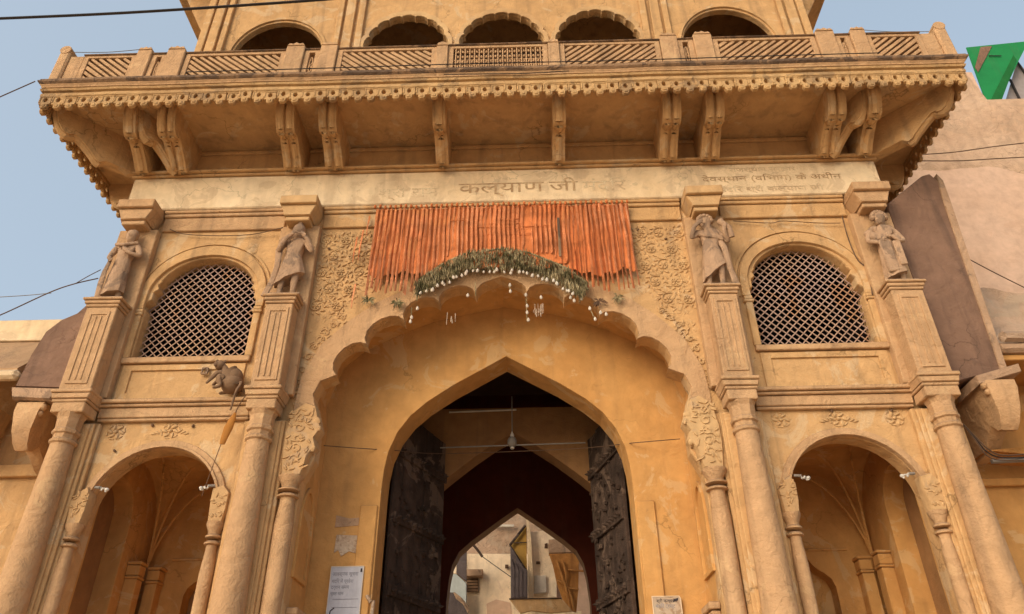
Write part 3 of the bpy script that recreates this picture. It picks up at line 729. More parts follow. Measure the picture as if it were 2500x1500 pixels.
for s in (-1, 1):
    h = MB(); h.plate(arch_hole(s*4.75, 1.07, 14.45, 1.27, 14.45, 24)[1:-1]+arch_hole(s*4.75, 1.0, 14.45, 1.19, 14.45, 24)[1:-1][::-1], [], .26, .3, c=.012); h.build('arch_moulding', 'ochre', G)
    for xx, ww in ((3.05, .07), (3.3, .10), (3.52, .06), (5.98, .06), (6.2, .1), (6.42, .075)): MB().box(s*(xx-ww), s*(xx+ww), .22, .3, 11.56, 19).build('pilaster_strip', 'ochre', G)
    MB().box(s*6.2, s*6.5, .602, 7.5, 11.56, 19).build('tower_side_wall', 'ochre', G)
    bp = MB()
    bp.plate([(s*6.5, 15.2), (s*6.72, 15.75), (s*6.95, 16.2), (s*7.3, 16.9), (s*7.6, 17.5), (s*6.5, 17.5)], [], .7, .95); bp.build('upper_eave_bracket', 'ochre', G)
    MB().box(s*1.01-.05, s*1.01+.05, .27, .3, 11.7, 14.7).build('slim_strip', 'ochre', G)
MB().box(-6.3, 6.3, 3.6, 3.7, 11.6, 18.6).build('upper_room_wall', 'dark', G)
MB().box(-6.3, 6.3, .6, 3.6, 18.4, 18.5).build('upper_room_ceiling', 'dark', G)
MB().box(-7.6, 7.6, .61, 7.5, 11.56, 11.62).build('upper_floor', 'dark', G)
ev = MB(); ev.box(-7.8, 7.8, -.9, 7.9, 17.5, 17.62); ev.build('upper_eave', 'ochre', G)
MB().box(-6.5, 6.5, 7.4, 7.6, 8.0, 19).build('rear_wall', 'ochre', G)
MB().box(-6.5, 6.5, .3, 7.6, 19.0, 19.2).build('roof', 'coping', G)

# --- passage
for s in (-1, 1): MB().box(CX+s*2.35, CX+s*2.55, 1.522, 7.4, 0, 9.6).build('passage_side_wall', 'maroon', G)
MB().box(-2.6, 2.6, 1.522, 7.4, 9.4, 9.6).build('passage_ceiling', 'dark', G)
i_half = [(1.9, -.2), (1.9, 5.2), (1.72, 5.7), (1.42, 6.07), (1.15, 6.3), (.75, 6.62), (.35, 6.9), (0, 7.1)]
iarch = [(.10+x, z) for x, z in i_half]+[(.10-x, z) for x, z in i_half[:-1][::-1]]
MB().plate([(-2.31, -.3), (2.39, -.3), (2.39, 7.62), (-2.31, 7.62)], [iarch], 3.15, 3.6, c=.01).build('middle_arch', 'inner', G)
f_half = [(1.52, -.2), (1.50, 4.7), (1.46, 5.15), (1.40, 5.45), (1.26, 5.72), (1.0, 5.95), (.70, 6.17), (.35, 6.42), (0, 6.66)]
farch = [(.10+x, z) for x, z in f_half]+[(.10-x, z) for x, z in f_half[:-1][::-1]]
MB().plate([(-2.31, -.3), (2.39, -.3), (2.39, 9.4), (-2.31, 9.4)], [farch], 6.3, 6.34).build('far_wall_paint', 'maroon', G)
MB().plate([(-6.4, -.3), (6.4, -.3), (6.4, 9.4), (-6.4, 9.4)], [farch], 6.342, 6.75).build('far_wall', 'inner', G)
MB().tube([(-1.12, 3.08, 7.52), (.16, 3.08, 7.55)], .018, 8).build('tube_light', 'bulb', G)
MB().tube([(-1.2, 2.6, 6.62), (1.4, 2.6, 6.66)], .014, 6).build('tie_rod', 'metal', G)
# door leaves: planks, rails, studs
def door(hx, ex, s):
    D = empty('door_leaf', '', ''); del D['category']; del D['label']; D.parent = G
    h = Vector((hx, 1.56)); e_ = Vector((ex, 3.05)); L = (e_-h).length; u = (e_-h)/L; nrm = Vector((u.y, -u.x))*(-1 if s < 0 else 1)
    nrm = Vector((-s*abs(u.y), abs(u.x)*-1)).normalized()
    def mp(a0, z, d): p = h+u*a0+nrm*d; return (p.x, p.y, z)
    n = 7
    for i in range(n):
        a0, a1 = L*i/n+.006, L*(i+1)/n-.006; th = rnd.uniform(.05, .065)
        zt = 6.9-rnd.uniform(0, .05)
        MB().plate([(a0, .05), (a1, .05), (a1, zt), (a0, zt)], [], th, 0, c=.01, mp=mp).build('plank', 'wood', D, wob=.02)
    for z in (.6, 1.7, 2.8, 3.9, 5.0, 6.1):
        b = MB(); b.plate([(.02, z), (L-.02, z), (L-.02, z+.17), (.02, z+.17)], [], .10, .066, c=.012, mp=mp)
        b.build('door_rail', 'wood', D, wob=.02)
        if z > 3:
            for i in range(10):
                q = mp(.1+(L-.2)*i/9, z+.085, .11); sp = MB()
                sp.lathe([(.035, 0), (.028, .02), (.008, .075)], 0, 0, 7)
                me = sp.mesh('stud', 'wood', wob=0) if i == 0 and z == 3.9 and not STUD else (STUD[0] if STUD else None)
                if not STUD: STUD.append(me)
                o = inst('stud', STUD[0], D, q, (0, 0, 0)); o.rotation_euler = Vector((nrm.x, nrm.y, 0)).to_track_quat('Z', 'Y').to_euler()
    # torn papers, cobweb and grime lumps on the leaf
    r2 = random.Random(9+s)
    for k in range(110):
        a0, z, w1 = r2.uniform(.05, L-.12), r2.uniform(3.2, 6.2), r2.uniform(.02, .07)
        MB().plate([(a0, z), (a0+w1, z+r2.uniform(-.03, .03)), (a0+w1*r2.uniform(.6, 1.1), z+w1*r2.uniform(.5, 1.4)), (a0-w1*.2, z+w1*r2.uniform(.3, 1.2))], [], .085+r2.uniform(0, .03), .064, mp=mp).build('bark_patch', 'wood', D, wob=.03)
STUD = []
door(-1.83, -1.19, -1); door(1.91, 1.53, 1)

# ================================================================ STATUES
def statue(name, label, xc, pose, flip, z0=7.98):
    S = empty(name, label, 'statue', (xc, -.275, z0), 'carved stone figures on the pilasters')
    me = bpy.data.meshes.new('body'); f = flip
    J = dict(pelvis=(0, 0, .62), belly=(0, 0, .76), chest=(.01, -.01, .94), neck=(.02, -.02, 1.10), head=(.025, -.05, 1.22), crown=(.02, -.04, 1.33),
             shl=(-.15, -.01, 1.04), shr=(.16, -.01, 1.04), hipl=(-.075, 0, .56), hipr=(.075, 0, .56), knl=(-.10, -.03, .32), knr=(.09, -.04, .32),
             anl=(-.12, 0, .07), anr=(.09, 0, .07), tol=(-.14, -.10, .035), tor=(.12, -.10, .035))
    if pose == 'flute': J.update(ell=(-.25, -.05, .86), wrl=(-.10, -.15, 1.05), hal=(-.03, -.17, 1.12), elr=(.30, -.04, .84), wrr=(.22, -.14, 1.02), har=(.14, -.17, 1.10))
    elif pose == 'drum': J.update(ell=(-.28, -.05, .92), wrl=(-.22, -.14, 1.10), hal=(-.13, -.16, 1.17), elr=(.29, -.04, .85), wrr=(.22, -.15, .98), har=(.24, -.17, 1.08), head=(-.02, -.05, 1.22), crown=(-.02, -.04, 1.31), neck=(0, -.02, 1.10))
    elif pose == 'akimbo': J.update(ell=(-.27, -.03, .80), wrl=(-.15, -.12, .72), hal=(-.08, -.15, .76), elr=(.28, -.03, .80), wrr=(.16, -.13, .74), har=(.08, -.15, .80))
    else: J.update(ell=(-.22, -.05, .82), wrl=(-.16, -.14, .74), hal=(-.12, -.17, .70), elr=(.26, -.04, .82), wrr=(.12, -.15, .84), har=(.04, -.16, .90))
    ks = list(J); V = [Vector((J[k][0]*f, J[k][1], J[k][2])) for k in ks]; ix = {k: i for i, k in enumerate(ks)}
    E_ = [('pelvis', 'belly'), ('belly', 'chest'), ('chest', 'neck'), ('neck', 'head'), ('head', 'crown'), ('chest', 'shl'), ('chest', 'shr'), ('shl', 'ell'), ('ell', 'wrl'), ('wrl', 'hal'),
          ('shr', 'elr'), ('elr', 'wrr'), ('wrr', 'har'), ('pelvis', 'hipl'), ('pelvis', 'hipr'), ('hipl', 'knl'), ('knl', 'anl'), ('anl', 'tol'), ('hipr', 'knr'), ('knr', 'anr'), ('anr', 'tor')]
    Rr = dict(pelvis=.115, belly=.10, chest=.125, neck=.055, head=.102, crown=.082, shl=.062, shr=.062, ell=.045, elr=.045, wrl=.033, wrr=.033, hal=.034, har=.034,
              hipl=.085, hipr=.085, knl=.058, knr=.058, anl=.038, anr=.038, tol=.032, tor=.032)
    # five short fingers on each hand
    for hnd, wr in (('hal', 'wrl'), ('har', 'wrr')):
        h = V[ix[hnd]]; d = (h-V[ix[wr]]).normalized(); sd = d.cross(Vector((0, 1, 0))).normalized()
        for q in range(5):
            k = f'{hnd}{q}'; tip = h+d*(.05 if q else .015)+sd*((q-2.5)*.016 if q else -.045)+Vector((0, -.012, 0)); ks.append(k); ix[k] = len(V); V.append(tip); Rr[k] = .0095; E_.append((hnd, k))
    me.from_pydata([tuple(v) for v in V], [(ix[a1], ix[b1]) for a1, b1 in E_], [])
    o = bpy.data.objects.new('body', me); COL.objects.link(o)
    sk = o.modifiers.new('skin', 'SKIN'); sk.use_smooth_shade = True
    ly = me.skin_vertices[0] if me.skin_vertices else None
    if ly is None:
        bm = bmesh.new(); bm.from_mesh(me); bm.verts.layers.skin.verify(); bm.to_mesh(me); bm.free(); ly = me.skin_vertices[0]
    for k in ks: r = Rr[k]; ly.data[ix[k]].radius = (r, r); ly.data[ix[k]].use_root = (k == 'pelvis')
    ss = o.modifiers.new('sub', 'SUBSURF'); ss.levels = 2; ss.render_levels = 2
    dg = bpy.context.evaluated_depsgraph_get(); m2 = bpy.data.meshes.new_from_object(o.evaluated_get(dg)); bpy.data.objects.remove(o)
    bm = bmesh.new(); bm.from_mesh(m2)
    hc = V[ix['head']]
    for v in bm.verts:                                        # brow, nose, chin pressed into the head
        d = v.co-hc
        if d.length < .12 and d.y < -.03:
            if abs(d.x) < .018 and -.035 < d.z < .02: v.co.y -= .022
            if abs(abs(d.x)-.032) < .016 and 0 < d.z < .03: v.co.y += .012
            if abs(d.x) < .025 and -.06 < d.z < -.045: v.co.y -= .006
        v.co += noise.noise_vector(v.co*9)*.006
    bm.to_mesh(m2); bm.free(); m2.materials.clear(); m2.materials.append(M['stone'])
    b = bpy.data.objects.new('body', m2); COL.objects.link(b); b.parent = S
    for p_ in m2.polygons: p_.use_smooth = True
    def part(mb, n, mat='stone'):
        mb.v = [(x*f, y, z) for x, y, z in mb.v]; mm = mb.mesh(n, mat, True, .006); q = bpy.data.objects.new(n, mm); COL.objects.link(q); q.parent = S; return q
    # skirt / robe with folds and a slanting hem
    sk_ = MB(); seg, rings = 26, 9; base = {'flute': (.22, .24, .34, .12), 'drum': (.20, .24, .30, .16), 'akimbo': (.17, .19, .16, .06), 'robe': (.16, .18, .14, .04)}[pose]
    for j in range(rings):
        t = j/(rings-1)
        for i in range(seg):
            th = 2*math.pi*i/seg; rx = .115+(base[0]-.115)*t**.8; ry = .10+.05*t
            fold = 1+.07*t*math.sin(th*7+.7)
            zz = .80-(.80-base[2])*t+(base[3]*t*math.cos(th))
            sk_.v.append((rx*fold*math.cos(th), ry*fold*math.sin(th)-.01, zz))
    for j in range(rings-1):
        for i in range(seg): sk_.f.append((j*seg+i, j*seg+(i+1) % seg, (j+1)*seg+(i+1) % seg, (j+1)*seg+i))
    sk_.f.append(tuple(range(seg))[::-1]); sk_.f.append(tuple((rings-1)*seg+i for i in range(seg)))
    part(sk_, 'skirt')
    hr = MB()
    if pose == 'flute':
        hr.blob((.02, -.0, 1.27), .105, .10, .13, 0, 12, 8); hr.blob((.03, .0, 1.40), .045, .05, .06)
        part(hr, 'headscarf')
        sc = MB(); sc.tube([(-.06, .02, 1.22), (-.18, .02, 1.12), (-.24, .0, .9), (-.22, -.02, .6), (-.26, -.02, .3), (-.33, -.04, .04)], [.05, .07, .06, .045, .05, .055], 8, .5); part(sc, 'scarf')
        fl = MB(); fl.tube([(.0, -.16, 1.16), (.20, -.19, 1.08)], .014, 6); part(fl, 'flute')
    elif pose == 'drum':
        for q in range(7): t = q*math.pi/6; hr.blob((-.02+.095*math.cos(t), -.03, 1.25+.09*math.sin(t)), .05, .07, .05)
        hr.blob((-.02, .01, 1.27), .10, .085, .10, 0, 12, 8); part(hr, 'curly_hair')
        sc = MB(); sc.tube([(.12, -.02, .95), (.20, -.05, .75), (.22, -.06, .4), (.28, -.05, .02)], [.05, .05, .045, .05], 8, .5); part(sc, 'scarf')
        dr = MB(); dr.tube([(.20, -.10, 1.20), (.24, -.14, 1.12), (.31, -.14, 1.06), (.34, -.10, .9)], [.06, .045, .045, .05], 10); part(dr, 'hand_drum')
        cp = MB(); cp.tube([(-.20, .0, 1.06), (-.02, -.12, .93), (.2, -.04, .92)], [.06, .04, .06], 8, .6); part(cp, 'shawl')
    elif pose == 'akimbo':
        for q in range(9): t = q*math.pi/8; hr.blob((.025+.10*math.cos(t), -.03, 1.23+.11*math.sin(t)), .045, .06, .045)
        part(hr, 'curly_hair')
        cp = MB(); cp.tube([(-.22, .0, .98), (-.12, -.10, .82), (.02, -.13, .86), (.14, -.11, .80), (.24, -.0, .92)], [.075, .06, .05, .06, .075], 8, .6); part(cp, 'shawl')
        sc = MB(); sc.box(-.16, .02, -.17, -.12, .18, .74, .03); sc.box(.05, .17, -.16, -.12, .3, .74, .03); part(sc, 'apron')
    else:
        hr.blob((.02, .0, 1.25), .10, .09, .11, 0, 12, 8); part(hr, 'hair')
        for t in (-1, 1): hr = MB()
        cp = MB(); cp.tube([(-.17, -.06, 1.05), (.0, -.14, 1.0), (.17, -.06, 1.07)], [.03, .025, .03], 8); part(cp, 'necklace')
        sc = MB(); sc.tube([(-.13, -.15, .72), (-.17, -.14, .5), (-.18, -.12, .3), (-.19, -.08, .08)], [.03, .04, .05, .04], 8, .5); part(sc, 'scarf')
    pl = MB(); pl.box(-.24, .24, -.17, .14, -.003, .04, .01); part(pl, 'plinth')
    S.scale = (1.04, .85, 1.07)
    S['label'] = label
    return S
statue('statue', 'carved round-headed figure in a long robe on the leftmost pilaster', -6.17, 'robe', 1)
statue('statue', 'carved hooded figure lifting both hands to a flute, left of the orange curtain', -3.38, 'flute', 1)
statue('statue', 'carved curly-haired figure in a broad slanting skirt, right of the orange curtain', 3.38, 'drum', 1)
statue('statue', 'carved figure with elbows spread wide on the rightmost pilaster', 6.17, 'akimbo', 1)

# ================================================================ CURTAIN, FESTOON
CU_ = empty('garland_curtain', 'orange curtain of thin hanging strings over cloth over the scalloped arch', 'curtain', (0, -.2, 9.9))
def strip_mesh(L, seed, w_=.021):
    b = MB(); r2 = random.Random(seed); n = int(L/.06); vs = []; ph = r2.uniform(0, 6); tw_ = r2.uniform(-.5, .5); cv_ = r2.uniform(-.002, .010)
    for i in range(n+1):
        t = i/n; ox = .006*math.sin(i*.35+ph); ww = w_*(1-.12*t)+r2.uniform(-.003, .003); z = -L*t
        for k in range(5):
            u = k/2-1; vs.append((ox+ww*u, -cv_*(1-u*u)*(1+.6*math.sin(i*.5+ph))-.007*math.sin(t*9+ph)+tw_*.05*u*t+r2.uniform(-.002, .002), z+(r2.uniform(-.03, .02) if i == n else 0)))
    fs = [(i*5+k, i*5+k+1, (i+1)*5+k+1, (i+1)*5+k) for i in range(n) for k in range(4)]
    b.add(vs, fs); b.add([(x, y+.004, z) for x, y, z in vs], fs); return b.mesh('garland_string', 'orange', True, 0)
sm = {k: strip_mesh(L, k) for k, L in enumerate((1.72, 1.62, 1.8, 1.5, 1.22, 1.66, 1.76))}
for i in range(56):
    x = -2.10+4.22*i/55; ax = abs(x)
    if rnd.random() < .04: continue
    L = 1.74 if ax > 1.3 else (1.5 if ax > 1.1 else (1.2 if ax > .9 else .95+.12*ax))
    L *= rnd.uniform(.93, 1.04); k = rnd.choice((0, 1, 2, 5, 6)) if ax > 1.1 else rnd.choice((3, 4))
    L0 = (1.72, 1.62, 1.8, 1.5, 1.22, 1.66, 1.76)[k]
    inst('garland_string', sm[k], CU_, (x, -.19+rnd.uniform(-.015, .015), 9.85), (rnd.uniform(-.01, .015), -(1 if x > 0 else -1)*.022*max(0, ax-.6)+rnd.uniform(-.005, .005), rnd.uniform(-.3, .3)), (rnd.uniform(.75, 1.25), 1, L/L0))
# pleated cloth behind the strings and the flat middle cloth
def cloth(x0, x1, zt, zb, y, amp, fr_, mat, nm, sag=0):
    b = MB(); nx, nz = max(20, int((x1-x0)*70)), 16; vs = []
    for j in range(nz+1):
        t = j/nz
        for i in range(nx+1):
            u = i/nx; x = x0+(x1-x0)*u; bot = zb+.05*math.sin(x*7)+.03*math.sin(x*23)
            z = zt+(bot-zt)*t-sag*math.sin(u*math.pi)*(1-t)
            yy = y+amp*math.sin(x*fr_+.6*math.sin(z*3))*(.4+.6*t)+(.007*math.sin(z*34+2*x)+.010*math.sin(z*13+math.sin(x*2.3)))*(1-min(1, amp*50))+noise.noise(Vector((x*2, 0, z*2)))*.03
            vs.append((x, yy, z))
    b.add(vs, [(j*(nx+1)+i, j*(nx+1)+i+1, (j+1)*(nx+1)+i+1, (j+1)*(nx+1)+i) for j in range(nz) for i in range(nx)])
    vs2 = [(x, y_+.006, z) for x, y_, z in vs]; b.add(vs2, [(j*(nx+1)+i, j*(nx+1)+i+1, (j+1)*(nx+1)+i+1, (j+1)*(nx+1)+i) for j in range(nz) for i in range(nx)])
    return b.build(nm, mat, CU_, True, 0)
cloth(-2.14, -.88, 9.86, 8.50, -.145, .012, 60, 'orange_cloth', 'pleated_cloth')
cloth(1.0, 2.16, 9.86, 8.46, -.145, .012, 60, 'orange_cloth', 'pleated_cloth')
cloth(-.92, 1.10, 9.87, 8.62, -.16, .010, 9, 'orange_cloth', 'plain_cloth')
for i in range(50):                                           # bunched blossoms along the top
    x = -2.15+4.3*i/49
    MB().blob((x, -.205, 9.87+rnd.uniform(-.015, .015)), .024, .03, .04, 0, 7, 5).build('tied_knot', 'orange_cloth', CU_, True)
for x, zt, L in ((-2.42, 9.3, .5), (-2.33, 9.45, .6), (-2.35, 8.35, .45), (-2.25, 9.75, .4)):
    inst('garland_string', sm[4], CU_, (x, -.12, zt), (0, .05, 0), (.7, 1, L/1.2))
MB().box(.96-.022, .96+.022, -.205, -.198, 8.75, 9.55, .003).build('grey_ribbon', 'coping', CU_)
for zz_, xa_, xb_ in ((9.56, -.9, .3), (9.47, -.2, .35), (9.40, -.6, .8), (9.36, -.05, .3), (9.24, -.3, .5)):
    MB().tube([(xa_+(xb_-xa_)*k/8, -.178-.006*math.sin(k), zz_+.008*math.sin(k*1.7)) for k in range(9)], .006, 5).build('crease', 'orange_cloth', CU_, True)

FE = empty('leaf_festoon', 'dense festoon of drying green leaves with white buds along the arch crown', 'festoon', (0, -.15, 8.6))
bot = [(-1.30, 8.06), (-.86, 8.28), (-.53, 8.47), (-.07, 8.48), (.38, 8.44), (.83, 8.24), (1.18, 7.94)]
top = [(-1.36, 8.36), (-.93, 8.72), (-.54, 8.92), (.04, 8.99), (.43, 8.90), (1.07, 8.57), (1.36, 8.26)]
def lerp(c, t):
    t *= len(c)-1; i = min(int(t), len(c)-2); f = t-i; return Vector((c[i][0]*(1-f)+c[i+1][0]*f, c[i][1]*(1-f)+c[i+1][1]*f))
lv = MB(); r2 = random.Random(11)
for i in range(2500):
    t = r2.random()*1.04-.02; t = min(1, max(0, t)); a_, b_ = lerp(top, t), lerp(bot, t); v = r2.random()*.68-.04; p = a_+(b_-a_)*v
    L = r2.uniform(.10, .24); w1 = r2.uniform(.003, .009); y = -.16-r2.uniform(-.03, .07); an = r2.gauss(0, .16)
    dx, dz = math.sin(an)*L, -math.cos(an)*L; yt = y+r2.uniform(-.03, .02)
    lv.add([(p.x, y, p.y), (p.x+dx*.5-w1, y-.01, p.y+dz*.5), (p.x+dx, yt, p.y+dz), (p.x+dx*.5+w1, y-.006, p.y+dz*.5+.004)], [(0, 1, 2), (0, 2, 3)])
lv.build('leaves', 'leaf', FE, wob=0, kind='stuff')
MB().tube([(lerp(top, t/20).x, -.15, lerp(top, t/20).y-.02) for t in range(21)], .022, 6).build('cord', 'leaf', FE, True)
bud = MB().blob((0, 0, 0), .026, .024, .034, 0, 7, 5); bud.blob((0, 0, .03), .012, .012, .02, 0, 6, 4); bm_ = bud.mesh('white_bud', 'white', True, 0)
for i in range(34):
    t = (i+r2.random()*.9)/34; p = lerp(bot, min(1, t)); k_ = r2.uniform(.7, 1.15)
    inst('white_bud', bm_, FE, (p.x, -.20-r2.uniform(0, .03), p.y+r2.uniform(-.03, .03)), (0, r2.uniform(-.3, .3), 0), (k_, k_, k_))
def dangle(pts, buds, nm='hanging_string'):
    MB().tube([at(x, y, -.14) for x, y in pts], .007, 5).build(nm, 'leaf', FE, True)
    for x, y in buds: q = at(x, y, -.15); inst('white_bud', bm_, FE, q, (0, 0, 0), (.95, .95, .95))
dangle([(1005, 752), (1002, 788)], [(1019, 754), (1002, 786), (1005, 776)])
dangle([(1284, 720), (1287, 785)], [(1284, 721), (1287, 748), (1287, 764), (1290, 782), (1321, 727)])
dangle([(1244, 693), (1246, 716)], [(1245, 697), (1246, 712)])
dangle([(1440, 752), (1452, 780)], [(1440, 754), (1453, 780), (1466, 764), (1480, 768), (1420, 730), (1393, 727), (1402, 735)])
dangle([(1160, 690), (1161, 722)], [(1142, 722)])
tn = MB(); r3 = random.Random(2)
for x, y, n in ((1314, 758, 26), (1100, 778, 10)):
    q = at(x, y, -.13)
    for k in range(n//2): x_ = q.x+r3.uniform(-.08, .08); tn.tube([(x_, -.14, q.z+r3.uniform(.0, .12)), (x_+r3.uniform(-.015, .015), -.13, q.z-r3.uniform(.0, .12))], r3.uniform(.003, .008), 4)
tn.build('tinsel_scraps', 'paper', FE, kind='stuff')
for s, xx, zz in ((-1, -2.12, 8.05), (-1, -1.65, 7.98), (1, 1.55, 7.93), (1, 1.83, 8.0)):  # withered posies at the arch shoulders
    ps = MB(); r3 = random.Random(int(abs(xx)*100))
    for k in range(26):
        a0 = r3.uniform(0, 6.28); L = r3.uniform(.05, .15); w1 = .009
        ps.add([(xx, -.1, zz), (xx+L*.5*math.cos(a0)-w1, -.12, zz+L*.5*math.sin(a0)), (xx+L*math.cos(a0), -.1-r3.uniform(0, .04), zz+L*math.sin(a0)-.05), (xx+L*.5*math.cos(a0)+w1, -.11, zz+L*.5*math.sin(a0)+.01)], [(0, 1, 2), (0, 2, 3)])
    o = ps.build('withered_posy', 'leaf' if abs(xx) > 1.6 else 'twig', None)
    o['label'] = {2.12: 'withered leaf posy at the far left end of the arch shoulder', 1.65: 'small dry posy just left of the leaf festoon', 1.55: 'small brown posy at the right foot of the leaf festoon', 1.83: 'dark posy beneath the right end of the orange curtain'}[round(abs(xx), 2)]
    o['category'] = 'posy'; o['group'] = 'withered posies on the arch shoulders'

def skinned(name, pts, edges, rad, root, mat, parent, sub=2, rough=.006, extra=None):
    me = bpy.data.meshes.new(name); ks = list(pts); ix = {k: i for i, k in enumerate(ks)}
    me.from_pydata([tuple(pts[k]) for k in ks], [], []) if not edges else me.from_pydata([tuple(pts[k]) for k in ks], [(ix[a1], ix[b1]) for a1, b1 in edges], [])
    o = bpy.data.objects.new(name, me); COL.objects.link(o); o.modifiers.new('skin', 'SKIN')
    if not me.skin_vertices:
        bm = bmesh.new(); bm.from_mesh(me); bm.verts.layers.skin.verify(); bm.to_mesh(me); bm.free()
    for k in ks: me.skin_vertices[0].data[ix[k]].radius = (rad[k], rad[k]); me.skin_vertices[0].data[ix[k]].use_root = (k == root)
    ss = o.modifiers.new('sub', 'SUBSURF'); ss.levels = ss.render_levels = sub
    m2 = bpy.data.meshes.new_from_object(o.evaluated_get(bpy.context.evaluated_depsgraph_get())); bpy.data.objects.remove(o)
    for v in m2.vertices: v.co += noise.noise_vector(v.co*12)*rough
    for p_ in m2.polygons: p_.use_smooth = True
    m2.materials.clear(); m2.materials.append(M[mat])
    if extra:
        bm = bmesh.new(); bm.from_mesh(m2)
        ex = bpy.data.meshes.new('tmp'); ex.from_pydata(extra.v, [], extra.f); bm.from_mesh(ex); bpy.data.meshes.remove(ex)
        for f_ in bm.faces: f_.smooth = True
        bm.to_mesh(m2); bm.free()
    b = bpy.data.objects.new(name, m2); COL.objects.link(b); b.parent = parent; return b
MK = empty('langur_monkey', 'small brown monkey sitting hunched on the ledge under the left lattice window', 'monkey', (-4.05, -.2, 6.40))
mp_ = dict(rump=(.07, 0, .12), back=(.10, .0, .25), sho=(.01, -.02, .35), nk=(-.06, -.05, .40), hd=(-.13, -.08, .43), mz=(-.185, -.12, .40),
           kn=(-.10, -.15, .22), an=(-.02, -.15, .05), to=(-.13, -.18, .02), kn2=(-.08, .05, .22), an2=(-.01, .06, .05), to2=(-.11, .03, .02),
           el=(-.13, -.13, .28), ha=(-.20, -.17, .13), fi=(-.23, -.18, .08), el2=(-.12, .04, .28), ha2=(-.22, .0, .14),
           t1=(.20, -.03, .16), t2=(.26, -.12, .12), t3=(.25, -.21, -.06), t4=(.23, -.21, -.22), t5=(.215, -.18, -.36))
mr = dict(rump=.14, back=.135, sho=.105, nk=.055, hd=.068, mz=.034, kn=.062, an=.034, to=.022, kn2=.06, an2=.032, to2=.02, el=.038, ha=.024, fi=.014, el2=.036, ha2=.022, t1=.03, t2=.022, t3=.019, t4=.017, t5=.014)
xb = MB(); xb.blob((.08, 0, .15), .165, .155, .15, 0, 18, 12); xb.blob((.07, 0, .27), .145, .13, .155, -.5, 18, 12); xb.blob((-.125, -.085, .425), .078, .075, .075, 0, 14, 9)
skinned('body', mp_, [('rump', 'back'), ('back', 'sho'), ('sho', 'nk'), ('nk', 'hd'), ('hd', 'mz'), ('rump', 'kn'), ('kn', 'an'), ('an', 'to'), ('rump', 'kn2'), ('kn2', 'an2'), ('an2', 'to2'), ('sho', 'el'), ('el', 'ha'), ('ha', 'fi'),
        ('sho', 'el2'), ('el2', 'ha2'), ('rump', 't1'), ('t1', 't2'), ('t2', 't3'), ('t3', 't4'), ('t4', 't5')], mr, 'back', 'clay', MK, rough=.008, extra=xb)
for dx in (-.055, .045):
    e_ = MB().blob((-.12+dx*1.2, -.08, .50-dx*.1), .022, .014, .026).mesh('ear', 'twig', True, 0); eo = bpy.data.objects.new('ear', e_); COL.objects.link(eo); eo.parent = MK
e_ = MB().blob((-.165, -.145, .42), .036, .026, .042).mesh('muzzle', 'twig', True, 0); eo = bpy.data.objects.new('muzzle', e_); COL.objects.link(eo); eo.parent = MK
cl = MB()
for k in range(9): a0 = k*.7; cl.blob((-4.50+.045*math.cos(a0), -.05, 6.86+.05*math.sin(a0)), .018, .02, .032, a0, 6, 4)
cl.build('plaster_flower', 'stone', G, True)
PO = empty('cloth_pouch', 'slim orange cloth pouch hanging on a string below the hunched monkey', 'pouch', (-3.88, -.24, 5.8))
pp = MB(); pts = [(-3.82, -.24, 6.08), (-3.84, -.24, 5.98), (-3.87, -.25, 5.84), (-3.90, -.25, 5.68), (-3.915, -.24, 5.60)]
pp.tube(pts, [.015, .05, .065, .05, .04], 10, .45); pp.build('pouch_cloth', 'pouch', PO, True)
MB().tube([(-3.74, -.2, 6.36), (-3.78, -.25, 6.2), (-3.82, -.24, 6.06)], .008, 5).build('string', 'twig', PO)
MB().tube([(-3.90, -.24, 5.8), (-4.02, -.16, 5.3), (-4.10, -.12, 4.9)], .006, 5).build('string', 'twig', PO)

# small white lamps at the niche arches
for i, (x, lab) in enumerate(((-5.55, 'small white lamp at the left springing of the left niche arch'), (-3.99, 'small white lamp at the right springing of the left niche arch'),
                              (4.02, 'small white lamp at the left springing of the right niche arch'), (5.54, 'small white lamp at the right springing of the right niche arch'))):
    L_ = empty('niche_lamp', lab, 'lamp', (x, -.1, 5.02), 'small white lamps on the niche arches'); t = -1 if i in (1, 3) else 1
    MB().tube([(x-t*.05, -.13, 5.04), (x+t*.03, -.15, 5.03)], .02, 8).build('lamp_holder', 'metal', L_, True)
    k = MB(); k.tube([(x+t*(.03+.012*j), -.15+.02*math.sin(j*1.3), 5.02-.004*j+.02*math.cos(j*1.3)) for j in range(9)], .014, 7); k.blob((x+t*.13, -.15, 5.0), .03, .03, .026); k.build('spiral_tube', 'bulb', L_, True)

# lantern in the passage
LN = empty('hanging_lantern', 'clear glass lantern hanging from a chain inside the dark passage', 'lantern', (.09, 2.6, 7.1))
MB().tube([(.09, 2.6, 7.6), (.09, 2.6, 6.86)], .010, 6).build('chain', 'metal', LN)
gl = MB(); gl.lathe([(.02, 6.60), (.055, 6.615), (.085, 6.66), (.085, 6.73), (.06, 6.78), (.03, 6.80)], .09, 2.6, 12); gl.build('glass', 'metal', LN, True)
MB().lathe([(.035, 6.80), (.04, 6.83), (.02, 6.87), (.01, 6.9)], .09, 2.6, 10).build('cap', 'bulb', LN, True)
MB().lathe([(.03, 6.57), (.04, 6.58), (.03, 6.605)], .09, 2.6, 10).build('bottom_ring', 'bulb', LN, True)

